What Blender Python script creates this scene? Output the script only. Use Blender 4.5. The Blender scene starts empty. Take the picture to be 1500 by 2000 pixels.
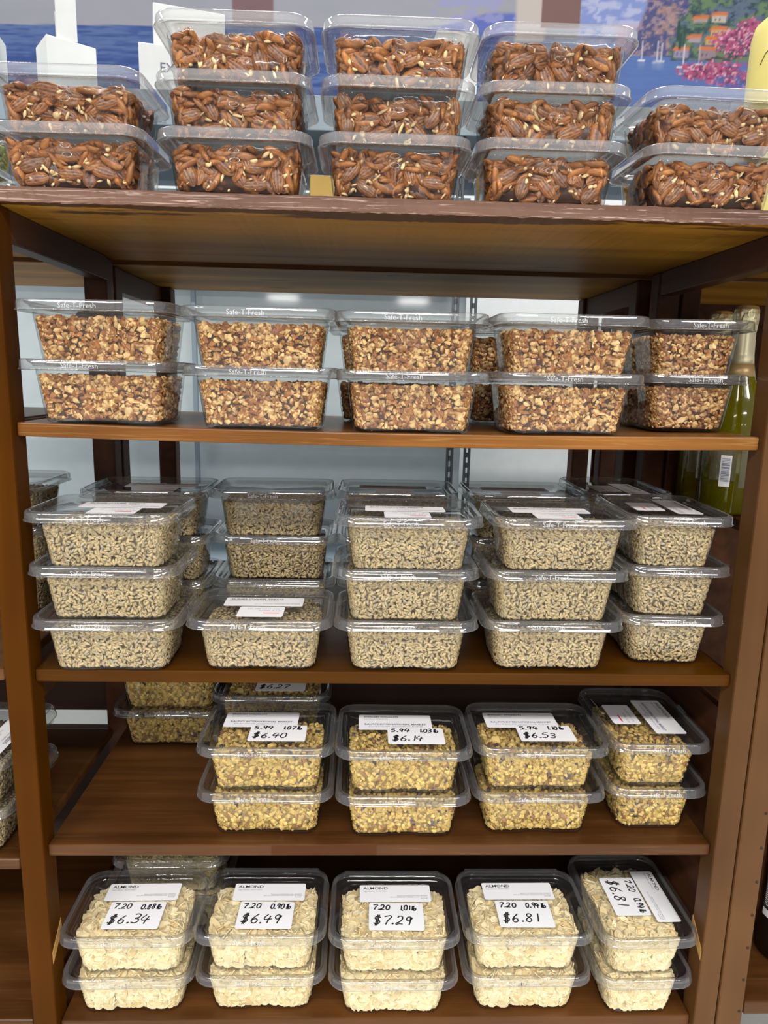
import bpy, bmesh, math, random
import numpy as np
from mathutils import Matrix, Vector

# ------------------------------------------------------------------ camera, world, lights, exposure
SC = bpy.context.scene
COL = SC.collection
Z0 = 1.5                                   # eye level above the floor (the shelf heights below are measured from it)
cam_d = bpy.data.cameras.new('camera'); cam = bpy.data.objects.new('camera', cam_d); COL.objects.link(cam)
cam_d.sensor_fit = 'HORIZONTAL'; cam_d.sensor_width = 36.0; cam_d.lens = 36.0 * 1387.35 / 1500.0
cam_d.clip_start = 0.02
_r = Vector((0.99924, -0.031837, 0.022486)); _u = Vector((-0.016117, 0.187784, 0.982078)); _f = Vector((0.035489, 0.981694, -0.187128))
M = Matrix.Identity(4)
for i in range(3):
    M[i][0] = _r[i]; M[i][1] = _u[i]; M[i][2] = -_f[i]
M[0][3], M[1][3], M[2][3] = 0.416864, -0.867848, 0.005333 + Z0
cam.matrix_world = M
SC.camera = cam

world = bpy.data.worlds.new('store_light'); SC.world = world; world.use_nodes = True
bg = world.node_tree.nodes['Background']; bg.inputs[0].default_value = (0.93, 0.95, 1.0, 1); bg.inputs[1].default_value = 0.30

def area(name, x, y, z, sx, sy, power, col=(1, 0.97, 0.93), rot=(0, 0, 0)):
    l = bpy.data.lights.new(name, 'AREA'); l.shape = 'RECTANGLE'; l.size = sx; l.size_y = sy; l.energy = power; l.color = col
    o = bpy.data.objects.new(name, l); COL.objects.link(o); o.location = (x, y, z); o.rotation_euler = rot
    return o
for lx, ly, pw in ((-1.3, -2.05, 36), (0.4, -2.05, 36), (2.1, -2.05, 36), (-1.3, -4.4, 34), (0.4, -4.4, 34), (2.1, -4.4, 34)):
    area('overhead_light', lx, ly, 3.05, 1.2, 0.3, pw)
for lx in (-3.87, -1.2, 1.47, 4.14):
    area('overhead_light', lx, -11.0, 3.05, 0.6, 0.6, 26)
for lx in (-1.6, 0.4, 2.2):
    area('overhead_light', lx, 0.95, 4.1, 1.2, 0.3, 20)  # unseen row added behind the shelves to light wall and mural evenly

SC.view_settings.view_transform = 'Standard'; SC.view_settings.look = 'None'
SC.view_settings.gamma = 1.0; SC.view_settings.use_curve_mapping = False
SC.view_settings.exposure = 0.85
SC.cycles.transparent_max_bounces = 40
SC.cycles.max_bounces = 10
SC.cycles.use_denoising = True
SC.cycles.caustics_reflective = False; SC.cycles.caustics_refractive = False

# ------------------------------------------------------------------ helpers
def new_mat(name):
    m = bpy.data.materials.new(name); m.use_nodes = True
    nt = m.node_tree; b = nt.nodes['Principled BSDF']
    return m, nt, b
def plain(name, col, rough=0.5, metal=0.0, spec=0.5, bump=0.0, bscale=200):
    m, nt, b = new_mat(name)
    b.inputs['Base Color'].default_value = (*col, 1); b.inputs['Roughness'].default_value = rough
    b.inputs['Metallic'].default_value = metal; b.inputs['Specular IOR Level'].default_value = spec
    tc = nt.nodes.new('ShaderNodeTexCoord'); n = nt.nodes.new('ShaderNodeTexNoise'); n.inputs['Scale'].default_value = bscale * 0.1
    nt.links.new(tc.outputs['Object'], n.inputs['Vector'])
    mx = nt.nodes.new('ShaderNodeMix'); mx.data_type = 'RGBA'; mx.blend_type = 'MULTIPLY'; mx.inputs[0].default_value = 0.12
    mx.inputs[6].default_value = (*col, 1); nt.links.new(n.outputs['Fac'], mx.inputs[7]); nt.links.new(mx.outputs[2], b.inputs['Base Color'])
    if bump:
        bp = nt.nodes.new('ShaderNodeBump'); bp.inputs['Strength'].default_value = bump; n2 = nt.nodes.new('ShaderNodeTexNoise')
        n2.inputs['Scale'].default_value = bscale; nt.links.new(tc.outputs['Object'], n2.inputs['Vector'])
        nt.links.new(n2.outputs['Fac'], bp.inputs['Height']); nt.links.new(bp.outputs['Normal'], b.inputs['Normal'])
    return m
def wood(name, dark, light, axis='X', rough=0.42, grain=1.0, scratch=0.0, pale=(0.6, 0.5, 0.45), knots=False, bump=0.15, contrast=(0.3, 0.7), spec=0.2, stain=False):
    m, nt, b = new_mat(name); L = nt.links
    tc = nt.nodes.new('ShaderNodeTexCoord'); mp = nt.nodes.new('ShaderNodeMapping')
    s = [38.0 * grain] * 3; s['XYZ'.index(axis)] = 1.6 * grain; mp.inputs['Scale'].default_value = s
    L.new(tc.outputs['Object'], mp.inputs['Vector'])
    n = nt.nodes.new('ShaderNodeTexNoise'); n.inputs['Scale'].default_value = 1.0; n.inputs['Detail'].default_value = 6; n.inputs['Distortion'].default_value = 0.6
    L.new(mp.outputs['Vector'], n.inputs['Vector'])
    cr = nt.nodes.new('ShaderNodeValToRGB'); cr.color_ramp.elements[0].position = contrast[0]; cr.color_ramp.elements[1].position = contrast[1]
    cr.color_ramp.elements[0].color = (*dark, 1); cr.color_ramp.elements[1].color = (*light, 1)
    L.new(n.outputs['Fac'], cr.inputs['Fac']); out = cr.outputs['Color']
    n3 = nt.nodes.new('ShaderNodeTexNoise'); n3.inputs['Scale'].default_value = 5.0; L.new(tc.outputs['Object'], n3.inputs['Vector'])
    mx = nt.nodes.new('ShaderNodeMix'); mx.data_type = 'RGBA'; mx.blend_type = 'MULTIPLY'; mx.inputs[0].default_value = 0.45
    cr3 = nt.nodes.new('ShaderNodeValToRGB'); cr3.color_ramp.elements[0].color = (0.55, 0.5, 0.45, 1); cr3.color_ramp.elements[1].color = (1.25, 1.2, 1.15, 1)
    cr3.color_ramp.elements[0].position = 0.35; cr3.color_ramp.elements[1].position = 0.65
    L.new(n3.outputs['Fac'], cr3.inputs['Fac']); L.new(out, mx.inputs[6]); L.new(cr3.outputs['Color'], mx.inputs[7]); out = mx.outputs[2]
    if scratch:
        mp2 = nt.nodes.new('ShaderNodeMapping'); s2 = [260.0] * 3; s2['XYZ'.index(axis)] = 7.0; mp2.inputs['Scale'].default_value = s2
        L.new(tc.outputs['Object'], mp2.inputs['Vector'])
        n4 = nt.nodes.new('ShaderNodeTexNoise'); n4.inputs['Scale'].default_value = 1.0; n4.inputs['Detail'].default_value = 3; n4.inputs['Distortion'].default_value = 1.5; L.new(mp2.outputs['Vector'], n4.inputs['Vector'])
        cr4 = nt.nodes.new('ShaderNodeValToRGB'); cr4.color_ramp.elements[0].position = 0.56; cr4.color_ramp.elements[1].position = 0.70
        cr4.color_ramp.elements[0].color = (0, 0, 0, 1); cr4.color_ramp.elements[1].color = (scratch, scratch, scratch, 1)
        L.new(n4.outputs['Fac'], cr4.inputs['Fac'])
        m4 = nt.nodes.new('ShaderNodeMix'); m4.data_type = 'RGBA'; L.new(cr4.outputs['Color'], m4.inputs[0]); L.new(out, m4.inputs[6]); m4.inputs[7].default_value = (*pale, 1); out = m4.outputs[2]
    if knots:
        mp5 = nt.nodes.new('ShaderNodeMapping'); s5 = [16.0] * 3; s5['XYZ'.index(axis)] = 4.0; mp5.inputs['Scale'].default_value = s5
        L.new(tc.outputs['Object'], mp5.inputs['Vector'])
        v = nt.nodes.new('ShaderNodeTexVoronoi'); v.inputs['Scale'].default_value = 0.9; L.new(mp5.outputs['Vector'], v.inputs['Vector'])
        cr5 = nt.nodes.new('ShaderNodeValToRGB'); cr5.color_ramp.elements[0].position = 0.05; cr5.color_ramp.elements[1].position = 0.16
        cr5.color_ramp.elements[0].color = (0.35, 0.3, 0.25, 1); cr5.color_ramp.elements[1].color = (1, 1, 1, 1)
        L.new(v.outputs['Distance'], cr5.inputs['Fac'])
        m5 = nt.nodes.new('ShaderNodeMix'); m5.data_type = 'RGBA'; m5.blend_type = 'MULTIPLY'; m5.inputs[0].default_value = 1.0
        L.new(out, m5.inputs[6]); L.new(cr5.outputs['Color'], m5.inputs[7]); out = m5.outputs[2]
    if stain:                  # brown stain lapped unevenly over the front edge on to the bare underside
        sx = nt.nodes.new('ShaderNodeSeparateXYZ'); L.new(tc.outputs['Object'], sx.inputs[0])
        mp6 = nt.nodes.new('ShaderNodeMapping'); mp6.inputs['Scale'].default_value = (5.0, 40.0, 5.0); L.new(tc.outputs['Object'], mp6.inputs['Vector'])
        n6 = nt.nodes.new('ShaderNodeTexNoise'); n6.inputs['Scale'].default_value = 1.0; n6.inputs['Detail'].default_value = 5; L.new(mp6.outputs['Vector'], n6.inputs['Vector'])
        mr = nt.nodes.new('ShaderNodeMath'); mr.operation = 'MULTIPLY_ADD'; mr.inputs[1].default_value = -0.30; mr.inputs[2].default_value = 0.133; L.new(n6.outputs['Fac'], mr.inputs[0])
        ad = nt.nodes.new('ShaderNodeMath'); ad.operation = 'ADD'; L.new(sx.outputs['Y'], ad.inputs[0]); L.new(mr.outputs[0], ad.inputs[1])
        m6r = nt.nodes.new('ShaderNodeMapRange'); m6r.inputs['From Min'].default_value = 0.0; m6r.inputs['From Max'].default_value = 0.022; L.new(ad.outputs[0], m6r.inputs['Value'])
        m6 = nt.nodes.new('ShaderNodeMix'); m6.data_type = 'RGBA'; L.new(m6r.outputs['Result'], m6.inputs[0]); m6.inputs[6].default_value = (0.075, 0.030, 0.008, 1); L.new(out, m6.inputs[7]); out = m6.outputs[2]
    L.new(out, b.inputs['Base Color']); b.inputs['Roughness'].default_value = rough; b.inputs['Specular IOR Level'].default_value = spec
    bp = nt.nodes.new('ShaderNodeBump'); bp.inputs['Strength'].default_value = bump; bp.inputs['Distance'].default_value = 0.002
    L.new(n.outputs['Fac'], bp.inputs['Height']); L.new(bp.outputs['Normal'], b.inputs['Normal'])
    return m
def col_mat(name, rough=0.5, attr='Col', spec=0.4, bump=0.0, objvar=0.0):
    m, nt, b = new_mat(name); L = nt.links
    a = nt.nodes.new('ShaderNodeVertexColor'); a.layer_name = attr; out = a.outputs['Color']
    if objvar:
        oi = nt.nodes.new('ShaderNodeObjectInfo'); mr = nt.nodes.new('ShaderNodeMapRange'); mr.inputs['To Min'].default_value = 1 - objvar; mr.inputs['To Max'].default_value = 1 + objvar
        L.new(oi.outputs['Random'], mr.inputs['Value'])
        mx = nt.nodes.new('ShaderNodeMix'); mx.data_type = 'RGBA'; mx.blend_type = 'MULTIPLY'; mx.inputs[0].default_value = 1
        L.new(out, mx.inputs[6]); L.new(mr.outputs['Result'], mx.inputs[7]); out = mx.outputs[2]
    L.new(out, b.inputs['Base Color']); b.inputs['Roughness'].default_value = rough; b.inputs['Specular IOR Level'].default_value = spec
    if bump:
        tc = nt.nodes.new('ShaderNodeTexCoord'); n = nt.nodes.new('ShaderNodeTexNoise'); n.inputs['Scale'].default_value = 500
        L.new(tc.outputs['Object'], n.inputs['Vector']); bp = nt.nodes.new('ShaderNodeBump'); bp.inputs['Strength'].default_value = bump; bp.inputs['Distance'].default_value = 0.001
        L.new(n.outputs['Fac'], bp.inputs['Height']); L.new(bp.outputs['Normal'], b.inputs['Normal'])
    return m
def plastic(name, tint=(0.96, 0.965, 0.96), base=0.045, edge=0.55, rough=0.04, haze=0.0, dark=(0.62, 0.63, 0.62)):
    m = bpy.data.materials.new(name); m.use_nodes = True; nt = m.node_tree; L = nt.links
    for n in list(nt.nodes): nt.nodes.remove(n)
    o = nt.nodes.new('ShaderNodeOutputMaterial'); t = nt.nodes.new('ShaderNodeBsdfTransparent'); g = nt.nodes.new('ShaderNodeBsdfGlossy'); g.inputs['Roughness'].default_value = rough
    lw = nt.nodes.new('ShaderNodeLayerWeight'); lw.inputs['Blend'].default_value = 0.5
    p = nt.nodes.new('ShaderNodeMath'); p.operation = 'POWER'; p.inputs[1].default_value = 3.5; L.new(lw.outputs['Facing'], p.inputs[0])
    ma = nt.nodes.new('ShaderNodeMath'); ma.operation = 'MULTIPLY_ADD'; ma.inputs[1].default_value = edge; ma.inputs[2].default_value = base; L.new(p.outputs[0], ma.inputs[0])
    mc = nt.nodes.new('ShaderNodeMix'); mc.data_type = 'RGBA'; mc.inputs[6].default_value = (*tint, 1); mc.inputs[7].default_value = (*dark, 1); L.new(p.outputs[0], mc.inputs[0]); L.new(mc.outputs[2], t.inputs['Color'])
    tc = nt.nodes.new('ShaderNodeTexCoord'); nz = nt.nodes.new('ShaderNodeTexNoise'); nz.inputs['Scale'].default_value = 28; L.new(tc.outputs['Object'], nz.inputs['Vector'])
    bp = nt.nodes.new('ShaderNodeBump'); bp.inputs['Strength'].default_value = 0.25; bp.inputs['Distance'].default_value = 0.002; L.new(nz.outputs['Fac'], bp.inputs['Height']); L.new(bp.outputs['Normal'], g.inputs['Normal'])
    mx = nt.nodes.new('ShaderNodeMixShader'); L.new(ma.outputs[0], mx.inputs['Fac']); L.new(t.outputs[0], mx.inputs[1]); L.new(g.outputs[0], mx.inputs[2])
    res = mx.outputs[0]
    if haze:
        d = nt.nodes.new('ShaderNodeBsdfDiffuse'); d.inputs['Color'].default_value = (0.95, 0.95, 0.97, 1)
        m2 = nt.nodes.new('ShaderNodeMixShader'); m2.inputs['Fac'].default_value = haze; L.new(res, m2.inputs[1]); L.new(d.outputs[0], m2.inputs[2]); res = m2.outputs[0]
    L.new(res, o.inputs['Surface'])
    return m
def mesh_np(name, V, F, mats, cols=None, smooth=True, mat_idx=None):
    """V (n,3); F list of index arrays, each (m,k)"""
    me = bpy.data.meshes.new(name); V = np.asarray(V, np.float32)
    Fs = [np.asarray(f, np.int32) for f in (F if isinstance(F, list) else [F]) if len(f)]
    me.vertices.add(len(V)); me.vertices.foreach_set('co', V.ravel())
    loops = np.concatenate([f.ravel() for f in Fs]); tot = np.concatenate([np.full(len(f), f.shape[1], np.int32) for f in Fs])
    start = np.concatenate([[0], np.cumsum(tot)[:-1]]).astype(np.int32)
    me.loops.add(len(loops)); me.loops.foreach_set('vertex_index', loops)
    me.polygons.add(len(tot)); me.polygons.foreach_set('loop_start', start)
    try: me.polygons.foreach_set('loop_total', tot)
    except Exception: pass
    me.polygons.foreach_set('use_smooth', np.full(len(tot), bool(smooth)))
    for m in (mats if isinstance(mats, (list, tuple)) else [mats]): me.materials.append(m)
    if mat_idx is not None: me.polygons.foreach_set('material_index', np.asarray(mat_idx, np.int32))
    me.update(calc_edges=True)
    if cols is not None:
        a = me.color_attributes.new('Col', 'FLOAT_COLOR', 'POINT'); c = np.ones((len(V), 4), np.float32); c[:, :3] = cols; a.data.foreach_set('color', c.ravel())
    me.validate()
    return me
def obj(name, me, parent=None, loc=None, rz=None):
    o = bpy.data.objects.new(name, me); COL.objects.link(o)
    if parent is not None: o.parent = parent
    if loc is not None: o.location = loc
    if rz is not None: o.rotation_euler = (0, 0, rz)
    return o
def thing(name, label, cat, loc=(0, 0, 0), rz=0.0, group=None):
    o = bpy.data.objects.new(name, None); COL.objects.link(o); o.location = loc; o.rotation_euler = (0, 0, rz); o.empty_display_size = 0.02
    o['label'] = label; o['category'] = cat
    if group: o['group'] = group
    return o
def tag(o, label, cat, group=None, kind=None):
    o['label'] = label; o['category'] = cat
    if group: o['group'] = group
    if kind: o['kind'] = kind
    return o
def box_me(name, x0, x1, y0, y1, z0, z1, mat, bev=0.0015, segs=2, under=None, sag=0.0, nx=1, rough_edge=0.0, seed=0):
    bm = bmesh.new(); bmesh.ops.create_cube(bm, size=1.0)
    for v in bm.verts: v.co = ((x0 + x1) / 2 + v.co.x * (x1 - x0), (y0 + y1) / 2 + v.co.y * (y1 - y0), (z0 + z1) / 2 + v.co.z * (z1 - z0))
    if bev: bmesh.ops.bevel(bm, geom=list(bm.edges), offset=bev, segments=segs, affect='EDGES', profile=0.5)
    if nx > 1:
        for k in range(1, nx):
            x = x0 + (x1 - x0) * k / nx
            bmesh.ops.bisect_plane(bm, geom=list(bm.verts) + list(bm.edges) + list(bm.faces), plane_co=(x, 0, 0), plane_no=(1, 0, 0))
    if sag:
        for v in bm.verts:
            t = (v.co.x - x0) / (x1 - x0); v.co.z -= sag * 4 * t * (1 - t)
    if rough_edge:
        rd = random.Random(seed)
        for v in bm.verts:
            if v.co.y < y0 + 0.003: v.co.y += rd.uniform(-1, 1) * rough_edge; v.co.z += rd.uniform(-1, 1) * rough_edge * 0.8
    me = bpy.data.meshes.new(name); me.materials.append(mat)
    if under: me.materials.append(under)
    bm.normal_update()
    for f in bm.faces:
        f.smooth = False
        if under and f.normal.z < -0.8: f.material_index = 1
    bm.to_mesh(me); bm.free()
    return me
def box(name, dims, mat, parent=None, **k):
    o = obj(name, box_me(name, *dims, mat, **k), parent); return o
def rr_loop(hw, hd, r, n=5, xs=None):
    """rounded rectangle, counter clockwise from front left; XS: extra points along front and back"""
    P = []
    def arc(cx, cy, a0):
        for k in range(n + 1):
            a = a0 + (math.pi / 2) * k / n; P.append((cx + r * math.cos(a), cy + r * math.sin(a)))
    xs = xs or []
    arc(-hw + r, -hd + r, math.pi)
    for x in xs: P.append((x, -hd))
    arc(hw - r, -hd + r, 1.5 * math.pi)
    arc(hw - r, hd - r, 0)
    for x in reversed(xs): P.append((x, hd))
    arc(-hw + r, hd - r, 0.5 * math.pi)
    return P
def loft(loops, cap0=False, cap1=False):
    n = len(loops[0]); V = np.array([p for l in loops for p in l], float); F = []
    for k in range(len(loops) - 1):
        for i in range(n):
            j = (i + 1) % n; F.append((k * n + i, k * n + j, (k + 1) * n + j, (k + 1) * n + i))
    F = [np.array(F)]
    if cap0: F.append(np.array([list(range(n))[::-1]]))
    if cap1: F.append(np.array([[(len(loops) - 1) * n + i for i in range(n)]]))
    return V, F
def lathe(prof, n=28):
    loops = [[(r * math.cos(2 * math.pi * i / n), r * math.sin(2 * math.pi * i / n), z) for i in range(n)] for r, z in prof]
    return loft(loops, True, True)

# ------------------------------------------------------------------ materials
W_LEFT = wood('stained_wood_post_amber', (0.050, 0.0155, 0.0006), (0.080, 0.026, 0.0012), 'Z', 0.40, 0.6, spec=0.04)
W_RIGHT = wood('stained_wood_post_brown', (0.078, 0.034, 0.010), (0.104, 0.047, 0.015), 'Z', 0.4, 0.5, spec=0.15)
W_SHELF = wood('stained_wood_shelf', (0.050, 0.0185, 0.0045), (0.108, 0.042, 0.011), 'X', 0.30, 0.7, scratch=0.10, pale=(0.30, 0.17, 0.08))
W_SHELF3 = wood('stained_wood_shelf_amber', (0.044, 0.0145, 0.0006), (0.068, 0.024, 0.0014), 'X', 0.30, 0.7, scratch=0.08, pale=(0.20, 0.09, 0.03), spec=0.07)
W_SHELF2 = wood('stained_wood_shelf_orange', (0.125, 0.045, 0.008), (0.28, 0.115, 0.024), 'X', 0.30, 0.8, scratch=0.25, pale=(0.5, 0.3, 0.1))
W_TOP = wood('rough_stained_board', (0.080, 0.038, 0.023), (0.150, 0.080, 0.055), 'X', 0.45, 1.0, scratch=0.9, pale=(0.42, 0.31, 0.26), bump=0.5)
W_PINE = wood('raw_pine_underside', (0.22, 0.095, 0.009), (0.52, 0.27, 0.036), 'X', 0.5, 0.35, spec=0.1, knots=True, contrast=(0.25, 0.75), stain=True)
W_RAIL = wood('dark_stained_rail', (0.042, 0.016, 0.007), (0.088, 0.035, 0.015), 'Y', 0.45, 0.6, spec=0.12)
W_DARK = wood('dark_stained_panel', (0.02, 0.010, 0.007), (0.05, 0.024, 0.014), 'X', 0.55, 0.5)
M_PLASTIC = plastic('clear_plastic', base=0.035, haze=0.004)
M_LID = plastic('clear_plastic_lid', tint=(0.955, 0.96, 0.955), base=0.06, edge=0.75, dark=(0.6, 0.62, 0.62), haze=0.01)
M_RIM = plastic('clear_plastic_rim', tint=(0.95, 0.955, 0.95), base=0.12, edge=0.85, haze=0.045, rough=0.04, dark=(0.7, 0.71, 0.71))  # white haze stands in for the bright front reflected in the rims
M_RIM_LIT = plastic('clear_plastic_rim_backlit', tint=(0.94, 0.945, 0.945), base=0.15, edge=0.9, haze=0.10, rough=0.04, dark=(0.72, 0.73, 0.73))  # lit copy of the rim: extra white haze paints in the back light
M_EMB = plastic('frosted_embossing', base=0.12, edge=0.6, haze=0.28, rough=0.2)
M_PAPER = plain('white_paper_label', (0.88, 0.88, 0.9), 0.6)
M_INK = plain('black_ink', (0.012, 0.012, 0.014), 0.6)
M_GREY = plain('grey_print', (0.16, 0.17, 0.22), 0.6)
M_BLUEINK = plain('navy_print', (0.05, 0.06, 0.16), 0.6)
M_RED = plain('red_print', (0.75, 0.06, 0.10), 0.6)
M_WHITEBOX = plain('white_cardboard', (0.80, 0.82, 0.80), 0.7)
M_METAL = plain('blue_grey_metal', (0.30, 0.38, 0.44), 0.4)
M_PANELBG = plain('pale_blue_panel', (0.70, 0.79, 0.81), 0.06, spec=0.6)
M_UPRIGHT = plain('slotted_steel', (0.12, 0.14, 0.15), 0.45)
M_WALL = plain('white_wall_panel', (0.84, 0.87, 0.87), 0.55)
M_FLOOR = plain('speckled_floor', (0.72, 0.72, 0.68), 0.35, bscale=400)
M_PEC = col_mat('pecan_skin', 0.38, spec=0.5, bump=0.3, objvar=0.22)
M_NUT = col_mat('nut_pieces', 0.5)
M_SEED = col_mat('hulled_seed', 0.5, spec=0.35)
M_ALM = col_mat('almond_flesh', 0.55, spec=0.3)

# ------------------------------------------------------------------ setting
def structure(name, me):
    o = obj(name, me); o['kind'] = 'structure'; return o
structure('floor', box_me('floor', -5, 6, -6, 5, -0.1, 0.0, M_FLOOR, bev=0))
structure('wall_back', box_me('wall_back', -5, 6, 2.42, 2.5, 0, 3.4, M_WALL, bev=0))

# mural painted on a board that hangs on the back wall
def mural():
    nx, ny = 620, 130
    x0, x1, za, zb = -1.35, 2.35, 0.90 + Z0, 1.75 + Z0
    gx = np.linspace(x0, x1, nx); gz = np.linspace(za, zb, ny); X, Z = np.meshgrid(gx, gz)
    px = (X + 1.03) / 3.08 * 1500; py = (1.426 + Z0 - Z + 0.036 * (X + 1.03)) * 528 * 1.0   # the painter's own grid: about one unit to 2 mm
    rs = np.random.RandomState(4)
    def noise(sx, sy, seed, oct=3):
        out = np.zeros_like(px); amp = 1.0; tot = 0
        for o in range(oct):
            r = np.random.RandomState(seed + o); G = r.rand(60, 120)
            u = np.mod(px / sx * (2 ** o) + 500, 118); v = np.mod(py / sy * (2 ** o) + 500, 58)
            i = u.astype(int); j = v.astype(int); fu = u - i; fv = v - j; fu = fu * fu * (3 - 2 * fu); fv = fv * fv * (3 - 2 * fv)
            out += amp * ((G[j, i] * (1 - fu) + G[j, i + 1] * fu) * (1 - fv) + (G[j + 1, i] * (1 - fu) + G[j + 1, i + 1] * fu) * fv); tot += amp; amp *= 0.55
        return out / tot
    n1 = noise(90, 40, 1); n2 = noise(26, 14, 11); n3 = noise(9, 7, 21); n4 = noise(60, 4, 31)
    C = np.zeros(px.shape + (3,))
    def put(mask, col, a=1.0):
        m = (np.clip(mask, 0, 1) * a)[..., None]; C[:] = C * (1 - m) + np.array(col) * m
    def soft(d, w): return np.clip(d / w + 0.5, 0, 1)
    C[:] = (0.36, 0.37, 0.42); put(n1, (0.42, 0.42, 0.47), 0.8)
    seay = 26 + px * 0.009 + np.where(px > 900, (px - 900) * 0.09, 0)
    sea = soft(py - seay, 2)
    put(sea, (0.07, 0.13, 0.36)); put(sea * soft(n4 - 0.55, 0.15), (0.13, 0.20, 0.42), 0.8); put(sea * soft(0.42 - n4, 0.2), (0.04, 0.08, 0.28), 0.8)
    put(soft(px - 1150, 200) * sea, (0.12, 0.21, 0.50), 0.85)
    # far mountains and clouds on the right
    ridge = 30 - np.clip((px - 850) / 100, 0, 1) * 26
    put(soft(py - ridge, 6) * soft(45 - py + (n2 - .5) * 16, 6) * soft(px - 835, 10) * soft(1020 - px, 20), (0.13, 0.18, 0.52)); put(soft(n2 - 0.55, 0.1) * soft(px - 835, 10) * soft(1020 - px, 10) * soft(45 - py, 5), (0.36, 0.36, 0.66), 0.7)
    put(soft(px - 1005, 8) * soft(1065 - px, 8) * soft(60 - py, 6), (0.62, 0.55, 0.50))
    put(soft(px - 1135, 6) * soft(1290 - px, 20) * soft(80 + (px - 1135) * 0.05 - py, 8), (0.26, 0.33, 0.66)); put(soft(px - 1135, 6) * soft(1300 - px, 20) * soft(60 - py, 16) * soft(n2 - 0.48, 0.12), (0.55, 0.58, 0.78), 0.8)
    put(soft(px - 1210, 14) * soft(1290 - px, 14) * soft(py - 25, 10) * soft(82 - py, 6) * soft(n2 - 0.35, 0.3), (0.60, 0.45, 0.55), 0.8)
    put(soft(px - 1056, 2) * soft(1136 - px, 2) * soft(33 - py, 2), (0.24, 0.13, 0.12)); put(soft(px - 437, 3) * soft(519 - px, 3) * soft(22 - py, 2), (0.24, 0.14, 0.15))
    # cliff
    cl = soft(px - (1245 + np.clip(70 - py, -20, 80) * 0.32) + (n3 - .5) * 8, 4) * soft(88 + (px - 1250) * 0.05 - py, 3)
    put(cl, (0.10, 0.10, 0.24)); put(cl * soft(n2 - 0.5, 0.12) * soft(px - 1285, 20), (0.42, 0.26, 0.24), 0.9); put(cl * soft(n3 - 0.58, 0.1), (0.50, 0.36, 0.36), 0.6); put(cl * soft(0.36 - n3, 0.1), (0.05, 0.08, 0.22), 0.7)
    # wooded hill with houses
    hl = soft(px - (1335 - (py - 40) * 0.25) + (n2 - .5) * 40, 8) * soft(98 + (px - 1310) * 0.02 - py + (n3 - .5) * 4, 3) 
    put(hl, (0.07, 0.13, 0.11)); put(hl * soft(n3 - 0.5, 0.1), (0.17, 0.26, 0.13), 0.85); put(hl * soft(n2 - 0.56, 0.1), (0.12, 0.15, 0.28), 0.7); put(hl * soft(0.36 - n3, 0.08), (0.03, 0.06, 0.08), 0.8)
    def rect(x, y, w, h, col, jag=0.0): put(soft(px - x + (n3 - .5) * jag, 1.5) * soft(x + w - px, 1.5) * soft(py - y + (n3 - .5) * jag, 1.5) * soft(y + h - py, 1.5), col)
    for x, y, w, h, wall in ((1368, 12, 30, 10, (0.40, 0.34, 0.32)), (1406, 6, 30, 16, (0.55, 0.50, 0.42)), (1398, 52, 30, 14, (0.66, 0.40, 0.14)), (1406, 34, 32, 16, (0.60, 0.42, 0.20)), (1361, 50, 26, 12, (0.42, 0.36, 0.40)), (1334, 74, 30, 18, (0.34, 0.30, 0.44)), (1386, 74, 34, 22, (0.34, 0.25, 0.28))):
        rect(x, y, w, h, wall, 3)
        rt = soft(px - x + 2 + (py - y) * 0.8, 2) * soft(x + w + 1 - px, 2) * soft(py - (y - 4), 1.5) * soft(y + 3 - py, 1.5); put(rt, (0.72, 0.20, 0.06))
        for k in range(2 if h > 12 else 0): rect(x + 6 + 9 * k, y + h * 0.45, 2.5, 5, (0.12, 0.08, 0.10))
    for x, y0, y1 in ((1339, 18, 60), (1352, 26, 70), (1345, 40, 76)): put(soft(4 - np.abs(px - x) * (1.3 + (y1 - py) * 0.0), 2) * soft(py - y0, 6) * soft(y1 - py, 4), (0.03, 0.08, 0.07))
    # sailing boats
    for x, y, h, w in ((1268, 97, 40, 14), (1300, 100, 42, 18), (1308, 100, 38, 14), (1355, 110, 44, 26), (1386, 105, 38, 20)):
        rect(x - w / 2, y - 1, w, 3.2, (0.80, 0.82, 0.84)); rect(x - 0.6, y - h, 1.4, h, (0.72, 0.70, 0.72))
        put(soft(w / 2 - np.abs(px - x), 3) * soft(py - y - 2, 1) * soft(y + 14 - py, 10), (0.25, 0.33, 0.58), 0.5)
    # blossom in front
    def blossom(cx, cy, rx, ry, th, seed):
        d = 1 - np.sqrt(((px - cx) / rx) ** 2 + ((py - cy) / ry) ** 2); nn = noise(7, 5, seed)
        m = soft(d + (nn - 0.5) * 1.3, 0.25)
        put(m, (0.22, 0.035, 0.12)); put(m * soft(nn - 0.5, 0.1), (0.50, 0.10, 0.22)); put(m * soft(noise(5, 4, seed + 3) - 0.62, 0.08), (0.78, 0.42, 0.52)); put(m * soft(0.34 - nn, 0.1), (0.10, 0.12, 0.16), 0.8)
    for k, b in enumerate(((1460, 60, 44, 26), (1430, 122, 48, 20), (1382, 120, 34, 16), (1490, 38, 26, 22), (1480, 140, 40, 14), (1440, 142, 26, 8), (1560, 80, 60, 60))): blossom(*b, 0, 50 + 7 * k)
    put(soft(1.3 - np.abs(py - 92 + (px - 1440) * 0.12 - (n3 - .5) * 8), 1) * soft(px - 1400, 4), (0.08, 0.04, 0.06), 0.9)
    put(soft(px - 1425, 10) * soft(1500 - px, 10) * soft(py - 130, 5) * soft(152 - py, 6) * soft(n2 - 0.5, 0.1), (0.05, 0.16, 0.45), 0.8)
    V = np.stack([X, np.full_like(X, 2.385), Z], -1).reshape(-1, 3)
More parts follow.
